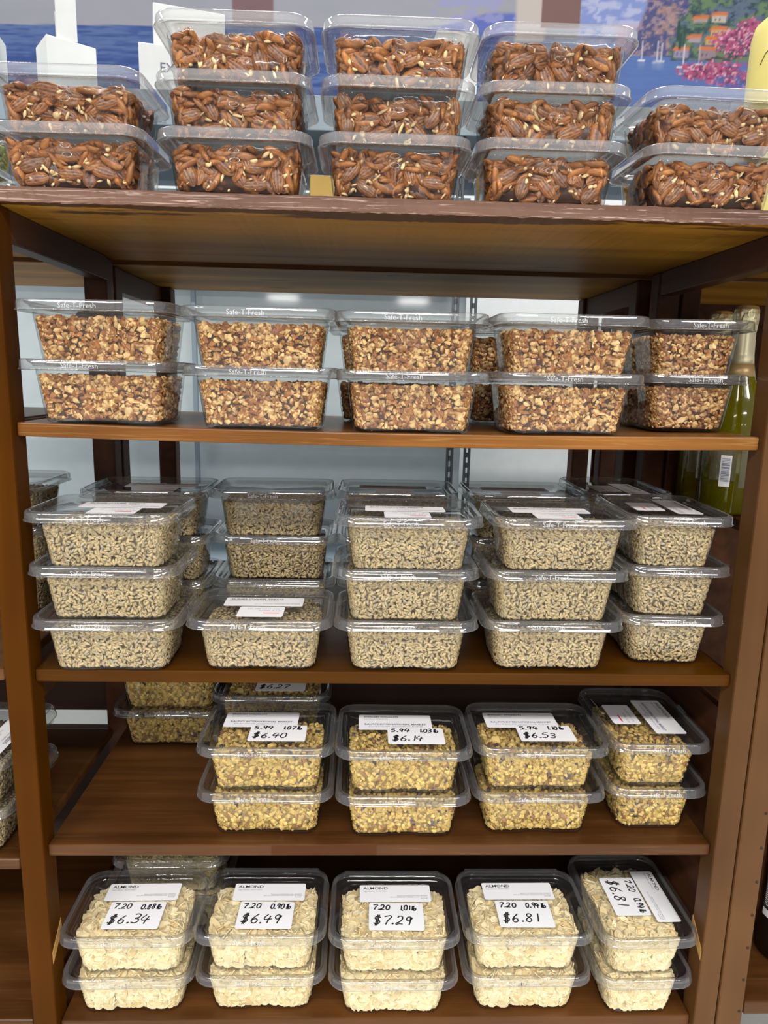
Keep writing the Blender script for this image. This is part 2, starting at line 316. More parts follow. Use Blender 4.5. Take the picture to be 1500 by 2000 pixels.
    idx = np.arange(nx * ny).reshape(ny, nx); F = np.stack([idx[:-1, :-1], idx[:-1, 1:], idx[1:, 1:], idx[1:, :-1]], -1).reshape(-1, 4)
    root = thing('mural', 'painted seaside mural of blue water, cliff, villas and sailing boats on the back wall', 'mural', (0, 0, 0))
    m = col_mat('mural_paint', 0.6, spec=0.2)
    obj('painting', mesh_np('painting', V, F, m, np.clip(C.reshape(-1, 3), 0, 1) * 0.72, smooth=False), root)
    box('board', (x0 - 0.01, x1 + 0.01, 2.388, 2.418, za - 0.01, zb + 0.01), M_WALL, root, bev=0)
mural()

# blue grey metal gondola in front of the wall
gon = thing('metal_shelving', 'blue grey metal shelving with slotted uprights behind the wooden shelves', 'shelving', (0, 0, 0))
def zz(a): return a + Z0
box('top_deck', (-1.5, 2.4, 1.3, 1.70, zz(0.74), zz(0.765)), M_METAL, gon)
box('top_lip', (-1.5, 2.4, 1.295, 1.303, zz(0.68), zz(0.77)), M_METAL, gon)
box('back_sheet', (-1.5, 0.775, 1.66, 1.67, zz(-0.75), zz(0.60)), M_PANELBG, gon, bev=0)
box('back_sheet', (-1.5, 2.4, 1.66, 1.67, zz(0.61), zz(0.74)), M_METAL, gon, bev=0)
box('middle_deck', (-1.5, 0.77, 1.33, 1.65, zz(0.33), zz(0.355)), M_METAL, gon)
box('base_deck', (-1.5, 2.4, 1.33, 1.65, zz(-0.62), zz(-0.595)), M_METAL, gon)
def upright(x0, x1, y0, y1):
    w = x1 - x0; bm = bmesh.new()
    # slotted steel: two side strips and rungs between the slots
    def bx(a, b, c, d):
        r = bmesh.ops.create_cube(bm, size=1.0)
        for v in r['verts']: v.co = ((a + b) / 2 + v.co.x * (b - a), (y0 + y1) / 2 + v.co.y * (y1 - y0), (c + d) / 2 + v.co.z * (d - c))
    bx(x0, x0 + w * 0.36, zz(-1.5), zz(0.74)); bx(x1 - w * 0.36, x1, zz(-1.5), zz(0.74))
    z = -1.49
    while z < 0.72:
        bx(x0 + w * 0.3, x1 - w * 0.3, zz(z), zz(z + 0.017)); z += 0.036
    me = bpy.data.meshes.new('upright'); bm.to_mesh(me); bm.free(); me.materials.append(M_UPRIGHT)
    return obj('upright', me, gon)
upright(0.780, 0.804, 1.60, 1.606); upright(0.704, 0.728, 1.48, 1.486)
box('upright', (-0.153, -0.138, 1.60, 1.62, zz(-1.5), zz(0.60)), M_METAL, gon)
box('upright', (2.3, 2.33, 1.60, 1.62, zz(-1.5), zz(0.60)), M_METAL, gon)
for x in (0.10, 0.40):      # small white shelf tags on the pale sheet
    pass
# white wall panels seen right of the gondola's sheet
for a, b in ((0.79, 1.30), (1.305, 1.9)):
    o = box('wall_panel', (a + 0.03, b + 0.03, 2.0, 2.02, zz(-0.9), zz(0.55)), M_WALL, None, bev=0.002)
    o['kind'] = 'structure'; o.name = 'trim_1' if a < 1 else 'trim_2'

# ------------------------------------------------------------------ wooden shelving units
def post(parent, x0, x1, y0, y1, mat, z0=0.0, z1=None, name='post', bev=0.003):
    return box(name, (x0, x1, y0, y1, z0, z1 if z1 is not None else zz(0.1895)), mat, parent, bev=bev, segs=2)
ZS = {2: -0.0587, 3: -0.3774, 4: -0.6315, 5: -0.9145}; Z1 = 0.2069; T = 0.0169; W = 0.92
unit = thing('shelving_unit', 'brown stained wooden shelving unit of five shelves in the middle, holding the nut tubs', 'shelving', (0, 0, 0))
post(unit, -0.0325, 0.0, 0.0, 0.0378, W_LEFT); post(unit, W, W + 0.0315, 0.0, 0.0378, W_RIGHT)
post(unit, -0.0445, -0.0065, 0.372, 0.408, W_RAIL); post(unit, W, W + 0.038, 0.372, 0.408, W_RAIL)
box('shelf_board', (-0.0165, W + 0.03, -0.0005, 0.411, zz(Z1 - T), zz(Z1)), W_TOP, unit, under=W_PINE, nx=150, bev=0.0012, rough_edge=0.0005, seed=3)
for i in (2, 3, 4, 5):
    yb = 0.41 if i > 2 else 0.372
    box('shelf_board', (0.0008, W - 0.0008, 0.0116, yb - (0.0 if i == 2 else 0.002), zz(ZS[i] - T), zz(ZS[i])), (None, None, W_SHELF2, W_SHELF3, W_SHELF, W_SHELF)[i], unit, under=W_DARK if i > 3 else None, bev=0.0018, sag=0.0045 if i == 2 else 0.0, nx=24)
for x0, x1 in ((-0.0275, -0.002), (W + 0.002, W + 0.028)):
    box('side_rail', (x0, x1, 0.0385, 0.3712, zz(0.151), zz(0.1893)), W_RAIL, unit)
    for i in (2, 3, 4, 5):
        a, b = (x0, x1)
        box('side_rail', (a, b, 0.0385, 0.3712, zz(ZS[i] - T - 0.034), zz(ZS[i] - T - 0.002)), W_RAIL, unit) if i in (3, 5) else None
box('dark_backing', (0.0, W, 0.4125, 0.418, 0.05, zz(-0.405)), W_DARK, unit, bev=0)
box('side_panel', (W + 0.016, W + 0.026, 0.0390, 0.371, 0.05, zz(-0.45)), W_RAIL, unit, bev=0)
tape = box('clear_tape', (0.304, 0.449, 0.0110, 0.01155, zz(ZS[4] - 0.0155), zz(ZS[4] - 0.0012)), plastic('amber_clear_tape', tint=(0.93, 0.80, 0.55), base=0.012, edge=0.15, rough=0.12), unit, bev=0); tape['label'] = 'strip of clear tape stuck on the front edge'
# raw unstained notches low on both front posts
for x0, x1 in ((-0.0012, 0.0006), (W - 0.0006, W + 0.0012)):
    bm = bmesh.new(); s = 1 if x0 < 0 else -1; y = [0.0035, 0.036]
    zt = [zz(-0.80), zz(-0.765)]
    vs = [bm.verts.new((x, yy, z)) for x in (x0, x1) for yy, z in ((y[0], zt[0] - 0.012), (y[1], zt[1] - 0.018), (y[1], zt[1]), (y[0], zt[0] + 0.006))]
    for f in ((0, 1, 2, 3), (7, 6, 5, 4), (0, 4, 5, 1), (1, 5, 6, 2), (2, 6, 7, 3), (3, 7, 4, 0)): bm.faces.new([vs[i] for i in f])
    bmesh.ops.recalc_face_normals(bm, faces=list(bm.faces))
    me = bpy.data.meshes.new('bare_notch'); bm.to_mesh(me); bm.free(); me.materials.append(plain('bare_wood', (0.50, 0.28, 0.08), 0.6)); obj('bare_notch', me, unit)

rear = thing('shelving_unit', 'dark wooden shelving unit standing back to back behind the middle one', 'shelving', (0, 0, 0))
RL, RR = -0.011, 0.905
for x0 in (RL - 0.038, RR):
    post(rear, x0, x0 + 0.038, 0.43, 0.468, W_RAIL, z1=zz(0.183))
for x0 in (RL - 0.022, RR - 0.003): post(rear, x0, x0 + 0.038, 0.735, 0.773, W_RAIL, z1=zz(0.183))
box('shelf_board', (RL - 0.03, RR + 0.03, 0.424, 0.785, zz(0.184), zz(0.2005)), W_SHELF, rear, under=W_PINE)
for z, yb in ((-0.09, 0.735), (-0.42, 0.735), (-0.70, 0.735), (-0.98, 0.735)): box('shelf_board', (RL + 0.001, RR - 0.001, 0.47, yb, zz(z - T), zz(z)), W_DARK, rear)
for x0 in (RL - 0.03, RR + 0.004): box('side_rail', (x0, x0 + 0.026, 0.469, 0.734, zz(0.143), zz(0.183)), W_RAIL, rear)
nl = thing('shelving_unit', 'left neighbouring wooden shelving unit, cut off by the left edge', 'shelving', (0, 0, 0))
box('shelf_board', (-0.75, -0.0175, 0.0, 0.411, zz(Z1 - T), zz(Z1)), W_TOP, nl, under=W_PINE)
for z in (-0.0587, -0.3735, -0.6475, -0.904): box('shelf_board', (-0.72, -0.0335 if z > -0.3 else -0.0335, 0.0035, 0.37, zz(z - T), zz(z)), W_SHELF, nl, bev=0.004, segs=3)
box('shelf_board', (-0.75, -0.05, 0.424, 0.785, zz(0.184), zz(0.2005)), W_SHELF, nl, under=W_PINE)
post(nl, -0.76, -0.725, 0.0, 0.0378, W_LEFT)
post(nl, -0.76, -0.725, 0.372, 0.408, W_RAIL)
post(nl, -0.76, -0.725, 0.735, 0.773, W_RAIL)
box('dark_backing', (-0.72, -0.05, 0.4125, 0.418, zz(-0.633), zz(-0.40)), W_DARK, nl, bev=0)  # two dark blockers, added to darken the gap around the floor strip
box('dark_backing', (-0.72, -0.05, 0.4125, 0.418, 0.05, zz(-0.665)), W_DARK, nl, bev=0)

box('brace', (0, 0.018, -0.02, 0.0, 0, 0.14), W_RAIL, nl)
br = [c for c in nl.children if c.name.startswith('brace')][0]; br.location = (-0.235, 0.765, zz(0.085)); br.rotation_euler = (0, math.radians(40), 0)


nr = thing('shelving_unit', 'right neighbouring wooden shelving unit with pin holes in its post, holding bottles', 'shelving', (0, 0, 0))
p_ = post(nr, W + 0.0335, W + 0.0715, 0.0, 0.0378, W_RIGHT)
M_HOLE = plain('hole_dark', (0.02, 0.01, 0.008), 0.9)
hV, hF = lathe([(0.0, 0.0), (0.0018, 0.0), (0.0021, 0.0008), (0.0, 0.0008)], 10)
hme = mesh_np('pin_hole', hV[:, [0, 2, 1]] * np.array([1, -1, 1]), hF, M_HOLE)
for k in range(16): obj('pin_hole', hme, p_, (W + 0.0655, 0.0002, zz(-0.575 - 0.0535 * k + 0.0)))
box('shelf_board', (W + 0.033, 1.75, -0.0005, 0.411, zz(Z1 - T), zz(Z1)), W_TOP, nr, under=W_PINE)
box('shelf_board', (W + 0.033, 1.75, 0.424, 0.785, zz(0.184), zz(0.2005)), W_SHELF, nr, under=W_PINE)
for z in (-0.196, -0.54): box('shelf_board', (W + 0.0735, 1.72, 0.05, 0.40, zz(z - T), zz(z)), W_SHELF, nr)
box('shelf_board', (W + 0.0735, 1.72, 0.002, 0.40, zz(-0.882 - 0.022), zz(-0.882)), W_SHELF, nr, bev=0.002)
post(nr, 1.725, 1.76, 0.0, 0.0378, W_RIGHT); post(nr, 1.725, 1.76, 0.372, 0.408, W_RAIL)
post(nr, W + 0.042, W + 0.075, 0.372, 0.408, W_RAIL)
box('dark_backing', (W + 0.045, 1.72, 0.787, 0.793, 0.05, zz(0.2004)), W_RAIL, nr, bev=0)
for x0 in (W + 0.046, 1.69): post(nr, x0, x0 + 0.034, 0.735, 0.773, W_RAIL, z1=zz(0.183))

# ------------------------------------------------------------------ tubs
class Tub:                       # dimensions of one kind of clear hinged tub
    def __init__(s, HW, HD, bw, bd, tw, td, hw, pitch):
        s.HW, s.HD, s.bw, s.bd, s.tw, s.td, s.h, s.pitch = HW, HD, bw, bd, tw, td, hw, pitch
    def half(s, z):
        t = np.clip(z / s.h, 0, 1); return s.bw + (s.tw - s.bw) * t, s.bd + (s.td - s.bd) * t
STD = Tub(0.094, 0.0725, 0.0722, 0.049, 0.080, 0.0570, 0.0612, 0.0680)
PEC = Tub(0.0885, 0.0710, 0.0714, 0.051, 0.0775, 0.0575, 0.0520, 0.0590)
NOTCH, ND = 0.018, 0.0026
def notch(x, zt):                # how far the middle of front and back is drawn in
    a = abs(x); w = 1.0 if a < NOTCH else max(0.0, 1 - (a - NOTCH) / 0.004)
    return ND * w * min(1.0, max(0.0, (0.86 - zt) / 0.12))
XS = [-0.05, -0.0232, -0.0222, -0.0178, -0.016, 0.0, 0.016, 0.0178, 0.0222, 0.0232, 0.05]
def body_mesh(t, name):
    loops = []
    def lp(hw, hd, r, z, zt):
        P = rr_loop(hw, hd, r, 5, XS); out = []
        for x, y in P:
            if abs(abs(y) - hd) < 1e-6: y -= math.copysign(notch(x, zt), y)
            out.append((x, y, z))
        loops.append(out)
    lp(t.bw * 0.80, t.bd * 0.74, 0.012, 0.0022, 0); lp(t.bw - 0.0065, t.bd - 0.0065, 0.014, 0.0004, 0); lp(t.bw - 0.003, t.bd - 0.003, 0.016, 0.0003, 0); lp(t.bw - 0.0008, t.bd - 0.0008, 0.0175, 0.0018, 0); lp(t.bw, t.bd, 0.018, 0.0045, 0.05)
    for zt in (0.25, 0.5, 0.72, 0.78, 0.84, 0.88, 1.0):
        a, b = t.half(zt * t.h); lp(float(a), float(b), 0.018 + 0.004 * zt, zt * t.h, zt)
    k = t.h
    for ins, z in ((0.0, k + 0.0012), (-0.002, k + 0.0022), (-(t.HW - t.tw) + 0.0025, k + 0.0028), (-(t.HW - t.tw) + 0.0012, k + 0.0012)):
        lp(t.tw - ins, t.td - ins * (t.HD - t.td) / (t.HW - t.tw), 0.023 - ins * 0.25, z, 1)
    V, F = loft(loops, cap0=True)
    return mesh_np(name, V, F, M_PLASTIC)
def lid_mesh(t, name):
    k = t.h; P = t.pitch; R = 0.027
    b = P - 0.0048
    prof = ((0.0012, b), (-0.0010, b + 0.0002), (-0.0010, b + 0.0012), (0.0004, b + 0.0020), (0.0008, P + 0.0055), (0.0016, P + 0.0072), (0.0032, P + 0.0080), (0.0060, P + 0.0080), (0.0076, P + 0.0072),
            (0.0092, P + 0.0042), (0.0112, P + 0.0028), (0.0128, P + 0.0026), (0.0142, P + 0.0002), (0.0152, P - 0.0008), (0.0170, P - 0.0008), (0.0182, P - 0.0001))
    loops = [[(x, y, z) for x, y in rr_loop(t.HW - i, t.HD - i, max(R - i * 0.8, 0.012), 6)] for i, z in prof]
    V, F = loft(loops, cap1=True); n = len(loops[0])
    mi = [0 if i // n < 8 else 1 for i in range(len(F[0]))] + [1] * len(F[1])
    return mesh_np(name, V, F, [M_RIM if t.pitch > 0.06 else M_RIM_LIT, M_LID], mat_idx=mi)
def tab_mesh(t, name, w=0.078):
    k = t.h + 0.0012; bm = bmesh.new()
    pts = [(-w, t.HD - 0.001, k), (w, t.HD - 0.001, k), (w, t.HD + 0.004, k + 0.001), (w - 0.003, t.HD + 0.0080, k + 0.006), (0.003 - w, t.HD + 0.0080, k + 0.006), (-w, t.HD + 0.004, k + 0.001)]
    lo = [bm.verts.new(p) for p in pts]; hi = [bm.verts.new((p[0], p[1] - (0.0 if i < 2 else 0.0006), p[2] + 0.0012)) for i, p in enumerate(pts)]
    bm.faces.new([lo[0], lo[5], lo[2], lo[1]]); bm.faces.new([lo[5], lo[4], lo[3], lo[2]]); bm.faces.new([hi[0], hi[1], hi[2], hi[5]]); bm.faces.new([hi[5], hi[2], hi[3], hi[4]])
    for i in range(6):
        j = (i + 1) % 6; bm.faces.new([lo[i], lo[j], hi[j], hi[i]])
    bmesh.ops.recalc_face_normals(bm, faces=list(bm.faces))
    me = bpy.data.meshes.new(name); bm.to_mesh(me); bm.free(); me.materials.append(M_LID); return me
TUBME = {}
for key, t in (('std', STD), ('pec', PEC)):
    TUBME[key] = (t, body_mesh(t, 'tub_body'), lid_mesh(t, 'tub_lid'), tab_mesh(t, 'hinge_tab', 0.078), tab_mesh(t, 'hinge_tab', 0.049))

# ---- writing
def text_mesh(name, body, size, mat, align='LEFT', res=2, spacing=1.0, ext=0.0, bold=0.0):
    c = bpy.data.curves.new(name, 'FONT'); c.body = body; c.size = size; c.align_x = align; c.resolution_u = res; c.space_line = spacing; c.extrude = ext; c.offset = bold
    o = bpy.data.objects.new(name, c); COL.objects.link(o); bpy.context.view_layer.update()
    me = bpy.data.meshes.new_from_object(o.evaluated_get(bpy.context.evaluated_depsgraph_get())); bpy.data.objects.remove(o); bpy.data.curves.remove(c)
    me.materials.clear(); me.materials.append(mat); me.name = name
    return me
def join_meshes(name, parts, mats):
    """PARTS: (mesh, dx, dy, dz, sx, material index)"""
    V = []; F = []; MI = []; n = 0
    for me, dx, dy, dz, sx, mi in parts:
        v = np.empty(len(me.vertices) * 3, np.float32); me.vertices.foreach_get('co', v); v = v.reshape(-1, 3) * np.array([sx, 1, 1]) + np.array([dx, dy, dz]); V.append(v)
        for p in me.polygons: F.append([i + n for i in p.vertices]); MI.append(mi)
        n += len(v)
    out = bpy.data.meshes.new(name); out.from_pydata(np.concatenate(V).tolist(), [], F)
    for m in mats: out.materials.append(m)
    out.polygons.foreach_set('material_index', np.array(MI, np.int32)); out.update()
    return out
GL = {'0': [[(.5, 1), (.2, .85), (.1, .5), (.2, .12), (.5, 0), (.78, .15), (.86, .5), (.75, .88), (.5, 1)]],
 '1': [[(.45, 1), (.5, .5), (.5, 0)]], '2': [[(.1, .78), (.35, 1), (.7, .9), (.75, .65), (.45, .3), (.05, .02), (.4, .06), (.9, .02)]],
 '3': [[(.12, .92), (.5, 1), (.8, .82), (.6, .58), (.35, .52), (.7, .45), (.85, .22), (.55, 0), (.08, .08)]],
 '4': [[(.35, 1), (.08, .42), (.5, .4), (.98, .46)], [(.72, .8), (.6, .4), (.58, -.05)]],
 '5': [[(.85, .98), (.3, .95), (.2, .58), (.6, .6), (.8, .35), (.55, .03), (.08, .06)]],
 '6': [[(.7, 1), (.3, .65), (.12, .25), (.4, 0), (.75, .12), (.7, .4), (.4, .46), (.15, .28)]],
 '7': [[(.08, .9), (.4, .97), (.88, .98), (.6, .5), (.4, 0)]],
 '8': [[(.75, .88), (.45, 1), (.2, .8), (.5, .55), (.82, .25), (.5, 0), (.15, .2), (.45, .52), (.78, .8), (.72, .92)]],
 '9': [[(.78, .85), (.45, 1), (.15, .75), (.4, .5), (.75, .68), (.8, .9), (.68, .4), (.6, 0)]],
 '.': [[(.10, .10), (.17, .02), (.24, .08), (.15, .13)]], 'l': [[(.5, 1), (.48, 0)]], 'b': [[(.25, 1), (.2, 0), (.3, .4), (.65, .48), (.8, .22), (.5, 0), (.22, .1)]],
 '$': [[(.85, .8), (.5, .95), (.15, .78), (.35, .55), (.75, .42), (.8, .18), (.45, .02), (.08, .15)], [(.42, 1.15), (.36, -.18)], [(.62, 1.15), (.56, -.18)]]}
ADV = {'.': 0.46, '1': 0.62, 'l': 0.55, ' ': 0.5, 'b': 0.95, '$': 1.1}
def hand(parts, s, x, y, h, wid, rd, slant=0.12):
    """strokes of felt pen: list of (points, radius)"""
    for ch in s:
        jx, jy, js = rd.uniform(-.03, .03), rd.uniform(-.05, .05), rd.uniform(.93, 1.07)
        for st in GL.get(ch, []):
            parts.append([(x + (px * wid + (py * slant + jx)) * h * js, y + (py + jy) * h * js) for px, py in st])
        x += h * wid * ADV.get(ch, 1.05) * 1.08
def hand_mesh(name, strokes, rad, mat):
    c = bpy.data.curves.new(name, 'CURVE'); c.dimensions = '3D'; c.bevel_depth = rad; c.bevel_resolution = 1; c.use_fill_caps = True; c.resolution_u = 4
    for st in strokes:
        sp = c.splines.new('BEZIER'); sp.bezier_points.add(len(st) - 1)
        for p, (x, y) in zip(sp.bezier_points, st): p.co = (x, y, 0); p.handle_left_type = p.handle_right_type = 'AUTO'
    o = bpy.data.objects.new(name, c); COL.objects.link(o); bpy.context.view_layer.update()
    me = bpy.data.meshes.new_from_object(o.evaluated_get(bpy.context.evaluated_depsgraph_get())); bpy.data.objects.remove(o); bpy.data.curves.remove(c)
    v = np.empty(len(me.vertices) * 3, np.float32); me.vertices.foreach_get('co', v); v = v.reshape(-1, 3); v[:, 2] *= 0.25; me.vertices.foreach_set('co', v.ravel())
    me.materials.clear(); me.materials.append(mat)
    return me
def sticker_me(name, w, h, r=0.003):
    P = rr_loop(w / 2, h / 2, r, 3); V, F = loft([[(x, y, 0) for x, y in P], [(x, y, 0.0003) for x, y in P]], True, True)
    return mesh_np(name, V, F, M_PAPER, smooth=False)
STK = {'name': sticker_me('label', 0.109, 0.036), 'name_tall': sticker_me('label', 0.107, 0.045), 'price': sticker_me('label', 0.081, 0.0535), 'price_wide': sticker_me('label', 0.080, 0.045), 'price_small': sticker_me('label', 0.061, 0.041)}
ADDR = '4701 N 66TH AVE - HOLLYWOOD, FL 33024'; SHOP = "RALPH'S INTERNATIONAL MARKET"
def almond_print():
    a = text_mesh('p', 'ALMOND', 0.0078, M_INK, bold=0.00012); b = text_mesh('p', 'Ingredients: ALMONDS', 0.0036, M_GREY, res=1); c = text_mesh('p', SHOP + '\n' + ADDR + '\nPHONE 954 985 8371'[:7], 0.0030, M_GREY, 'RIGHT', 1, 0.95)
    return join_meshes('print', [(a, -0.049, 0.0085, 0, 1.15, 0), (b, -0.049, 0.0035, 0, 1.05, 1), (c, 0.050, -0.0065, 0, 1.0, 1)], [M_INK, M_GREY])
def sunflower_print():
    a = text_mesh('p', 'SUNFLOWER SEEDS', 0.0080, M_INK, bold=0.00012); b = text_mesh('p', 'Ingredients: HULLED SUNFLOWER KERNELS', 0.0036, M_GREY, res=1); c = text_mesh('p', SHOP + '\n' + ADDR, 0.0034, M_GREY, 'RIGHT', 1)
    return join_meshes('print', [(a, -0.048, 0.0075, 0, 1.05, 0), (b, -0.049, 0.002, 0, 1.0, 1), (c, 0.050, -0.0085, 0, 0.95, 1)], [M_INK, M_GREY])
def walnut_print():
    a = text_mesh('p', 'ENGLISH WALNUTS', 0.0060, M_INK, bold=0.00012); b = text_mesh('p', 'Ingredients: WALNUTS', 0.0036, M_GREY, res=1); c = text_mesh('p', SHOP, 0.0062, M_BLUEINK, 'CENTER', bold=0.00012); d = text_mesh('p', ADDR + '\nPHONE', 0.0044, M_GREY, 'CENTER', 1)
    return join_meshes('print', [(a, -0.046, 0.014, 0, 0.95, 0), (b, -0.046, 0.008, 0, 1, 1), (c, 0.0, -0.0085, 0, 0.92, 2), (d, 0.0, -0.0145, 0, 0.92, 1)], [M_INK, M_GREY, M_BLUEINK])
def priced_print():
    a = text_mesh('p', '2.59   NET WT LB   0.98', 0.0042, M_GREY, res=1); b = text_mesh('p', 'TOTAL  $ 2.35', 0.0050, M_GREY, res=1)
    P = rr_loop(0.0105, 0.0011, 0.0003, 1); V, F = loft([[(x, y, 0.0) for x, y in P], [(x, y, 0.0001) for x, y in P]], True, True); red = mesh_np('p', V, F, M_RED, smooth=False)
    return join_meshes('print', [(a, -0.02, 0.010, 0, 1, 0), (b, -0.004, 0.002, 0, 1, 0), (red, 0.014, -0.006, 0, 1, 1)], [M_GREY, M_RED])
PRINT = {'almond': almond_print(), 'sunflower': sunflower_print(), 'walnut': walnut_print(), 'priced': priced_print()}
EMB = text_mesh('embossed_lettering', 'Safe-T-Fresh', 0.0088, M_EMB, 'CENTER', 2, ext=0.0003)
def add_label(root, z, kind, pr, dx, dy, rot, price=None, big=1.0, seed=0):
    l = obj('label', STK[kind], root, (dx, dy, z), rot)
    if pr: obj('print', PRINT[pr], l, (0, 0, 0.00042)); 
    if price:
        rd = random.Random(seed); st = []; h = STK_H[kind]; w = STK_W[kind]
        hand(st, price[0], -w * 0.44, h * 0.24, 0.0098, 0.72, rd); hand(st, price[1], w * 0.06, h * 0.23, 0.0096, 0.58, rd)
        hand(st, price[2], -w * 0.44, -h * 0.30, 0.0165 * big, 0.72, rd, 0.18)
        obj('handwritten_price', hand_mesh('handwritten_price', st, 0.00104, M_INK), l, (0, 0, 0.0004))
STK_H = {'price': 0.0535, 'price_wide': 0.045, 'price_small': 0.041}; STK_W = {'price': 0.081, 'price_wide': 0.080, 'price_small': 0.061}

# ------------------------------------------------------------------ nut grains
def ico():
    g = (1 + 5 ** .5) / 2; V = np.array([(-1, g, 0), (1, g, 0), (-1, -g, 0), (1, -g, 0), (0, -1, g), (0, 1, g), (0, -1, -g), (0, 1, -g), (g, 0, -1), (g, 0, 1), (-g, 0, -1), (-g, 0, 1)], float); V /= np.linalg.norm(V[0])
    F = np.array([(0, 11, 5), (0, 5, 1), (0, 1, 7), (0, 7, 10), (0, 10, 11), (1, 5, 9), (5, 11, 4), (11, 10, 2), (10, 7, 6), (7, 1, 8), (3, 9, 4), (3, 4, 2), (3, 2, 6), (3, 6, 8), (3, 8, 9), (4, 9, 5), (2, 4, 11), (6, 2, 10), (8, 6, 7), (9, 8, 1)])
    return V, F
def spindle(n=5, rings=((-0.55, 0.62), (-0.05, 1.0), (0.5, 0.72))):
    V = [(-1, 0, 0)]; F = []
    for x, r in rings:
        for i in range(n): a = 2 * math.pi * i / n; V.append((x, r * math.cos(a), r * math.sin(a)))
    V.append((1, 0, 0)); e = len(V) - 1
    for i in range(n):
        j = (i + 1) % n; F.append((0, 1 + j, 1 + i)); F.append((e, 1 + (len(rings) - 1) * n + i, 1 + (len(rings) - 1) * n + j))
        for k in range(len(rings) - 1):
            a, b = 1 + k * n, 1 + (k + 1) * n; F.append((a + i, a + j, b + j)); F.append((a + i, b + j, b + i))
    return np.array(V, float), np.array(F)
def flake(n=9):
    P = [(math.cos(2 * math.pi * i / n) * (1.0), math.sin(2 * math.pi * i / n) * (0.92 - 0.18 * math.cos(2 * math.pi * i / n))) for i in range(n)]
    V = [(x, y, 1 - 0.8 * (x * x)) for x, y in P] + [(x, y, -1 - 0.8 * (x * x)) for x, y in P]; F = []
    for i in range(1, n - 1): F.append((0, i, i + 1)); F.append((n, n + i + 1, n + i))
    for i in range(n): j = (i + 1) % n; F.append((i, n + i, n + j)); F.append((i, n + j, j))
    return np.array(V, float), np.array(F)
def pecan(seed, nu=16, nv=28):
    rd = np.random.RandomState(seed); V = []; C = []
    ph = rd.rand(6) * 6.28
    dark = np.array((0.040, 0.010, 0.003)); mid = np.array((0.23, 0.070, 0.011)); lite = np.array((0.46, 0.185, 0.040))
    for i in range(nu + 1):
        u = -1 + 2 * i / nu; env = max(0.0, 1 - abs(u) ** 2.4) ** 0.55; wob = 0.05 * math.sin(5 * u + ph[0])
        for k in range(nv):
            a = 2 * math.pi * k / nv; ca, sa = math.cos(a), math.sin(a)
            groove = 0.0
            if sa > -0.25:            # domed side: one deep middle furrow, wrinkled ridges either side
                g1 = math.exp(-((ca - wob) / 0.11) ** 2); g2 = math.exp(-((abs(ca) - 0.42 - 0.06 * math.sin(6 * u + ph[1])) / 0.085) ** 2); g3 = math.exp(-((abs(ca) - 0.74 - 0.04 * math.sin(8 * u + ph[4])) / 0.075) ** 2)
                groove = 0.55 * g1 + 0.42 * g2 + 0.32 * g3
            else: groove = 0.5 * math.exp(-(ca / 0.22) ** 2)
            rr = env * (1 - groove * (0.9 if sa > 0 else 0.7)) * (1 + 0.06 * math.sin(9 * u + ph[2] + 3 * ca) + 0.05 * rd.randn() * 0.5)
            V.append((u, ca * env * (0.93 + 0.07 * rr), sa * rr * (1.0 if sa > 0 else 0.72)))
            t = np.clip(1 - groove * 2.3 + 0.12 * rd.randn(), 0, 1); c = dark + (mid - dark) * t; c = c + (lite - mid) * np.clip(0.35 + 0.5 * math.sin(4 * u + ph[3]) * 0.5 + 0.2 * rd.randn(), 0, 1) * t
            C.append(c)
    F = []
    for i in range(nu):
        for k in range(nv):
            j = (k + 1) % nv; F.append((i * nv + k, i * nv + j, (i + 1) * nv + j, (i + 1) * nv + k))
    F = np.array(F); T_ = np.concatenate([F[:, [0, 1, 2]], F[:, [0, 2, 3]]])
    return np.array(V), T_, np.array(C)
def dart(rs, tries, umax, vmin, vmax, a, b, var, pack, pref=None):
    """throw pieces onto a rectangle so that none covers another: centres, in-plane angles and scales"""
    n = 0; cap = 1600; PT = np.zeros((cap, 3, 2)); SCL = np.zeros(cap); out = []
    k = np.array([-0.62, 0.0, 0.62])[:, None]; kk = max(0.0, a - b * 0.55)
    U = rs.uniform(-1, 1, tries); Vv = rs.uniform(0, 1, tries); TH = rs.uniform(0, math.pi, tries); S_ = np.exp(rs.randn(tries) * var)
    S_[tries // 2:] *= 0.88
    for i in range(tries):
        sc = S_[i]; th = TH[i]; c, s_ = math.cos(th), math.sin(th)
        ev = math.sqrt((a * s_) ** 2 + (b * c) ** 2) * sc; eu = math.sqrt((a * c) ** 2 + (b * s_) ** 2) * sc
        if vmax - vmin < 2 * ev: continue
        v = vmin + ev + Vv[i] * (vmax - vmin - 2 * ev); um = umax(v) - eu
        u = U[i] * um; pts = np.array([[u, v]]) + k * np.array([[c, s_]]) * kk * sc * 1.5
        if n:
            d = PT[:n, :, None, :] - pts[None, None]; d2 = (d * d).sum(3).min((1, 2)); lim = b * pack * (sc + SCL[:n])
            if (d2 < lim * lim).any(): continue
        PT[n] = pts; SCL[n] = sc; out.append((u, v, th, sc)); n += 1
        if n >= cap: break
    return out
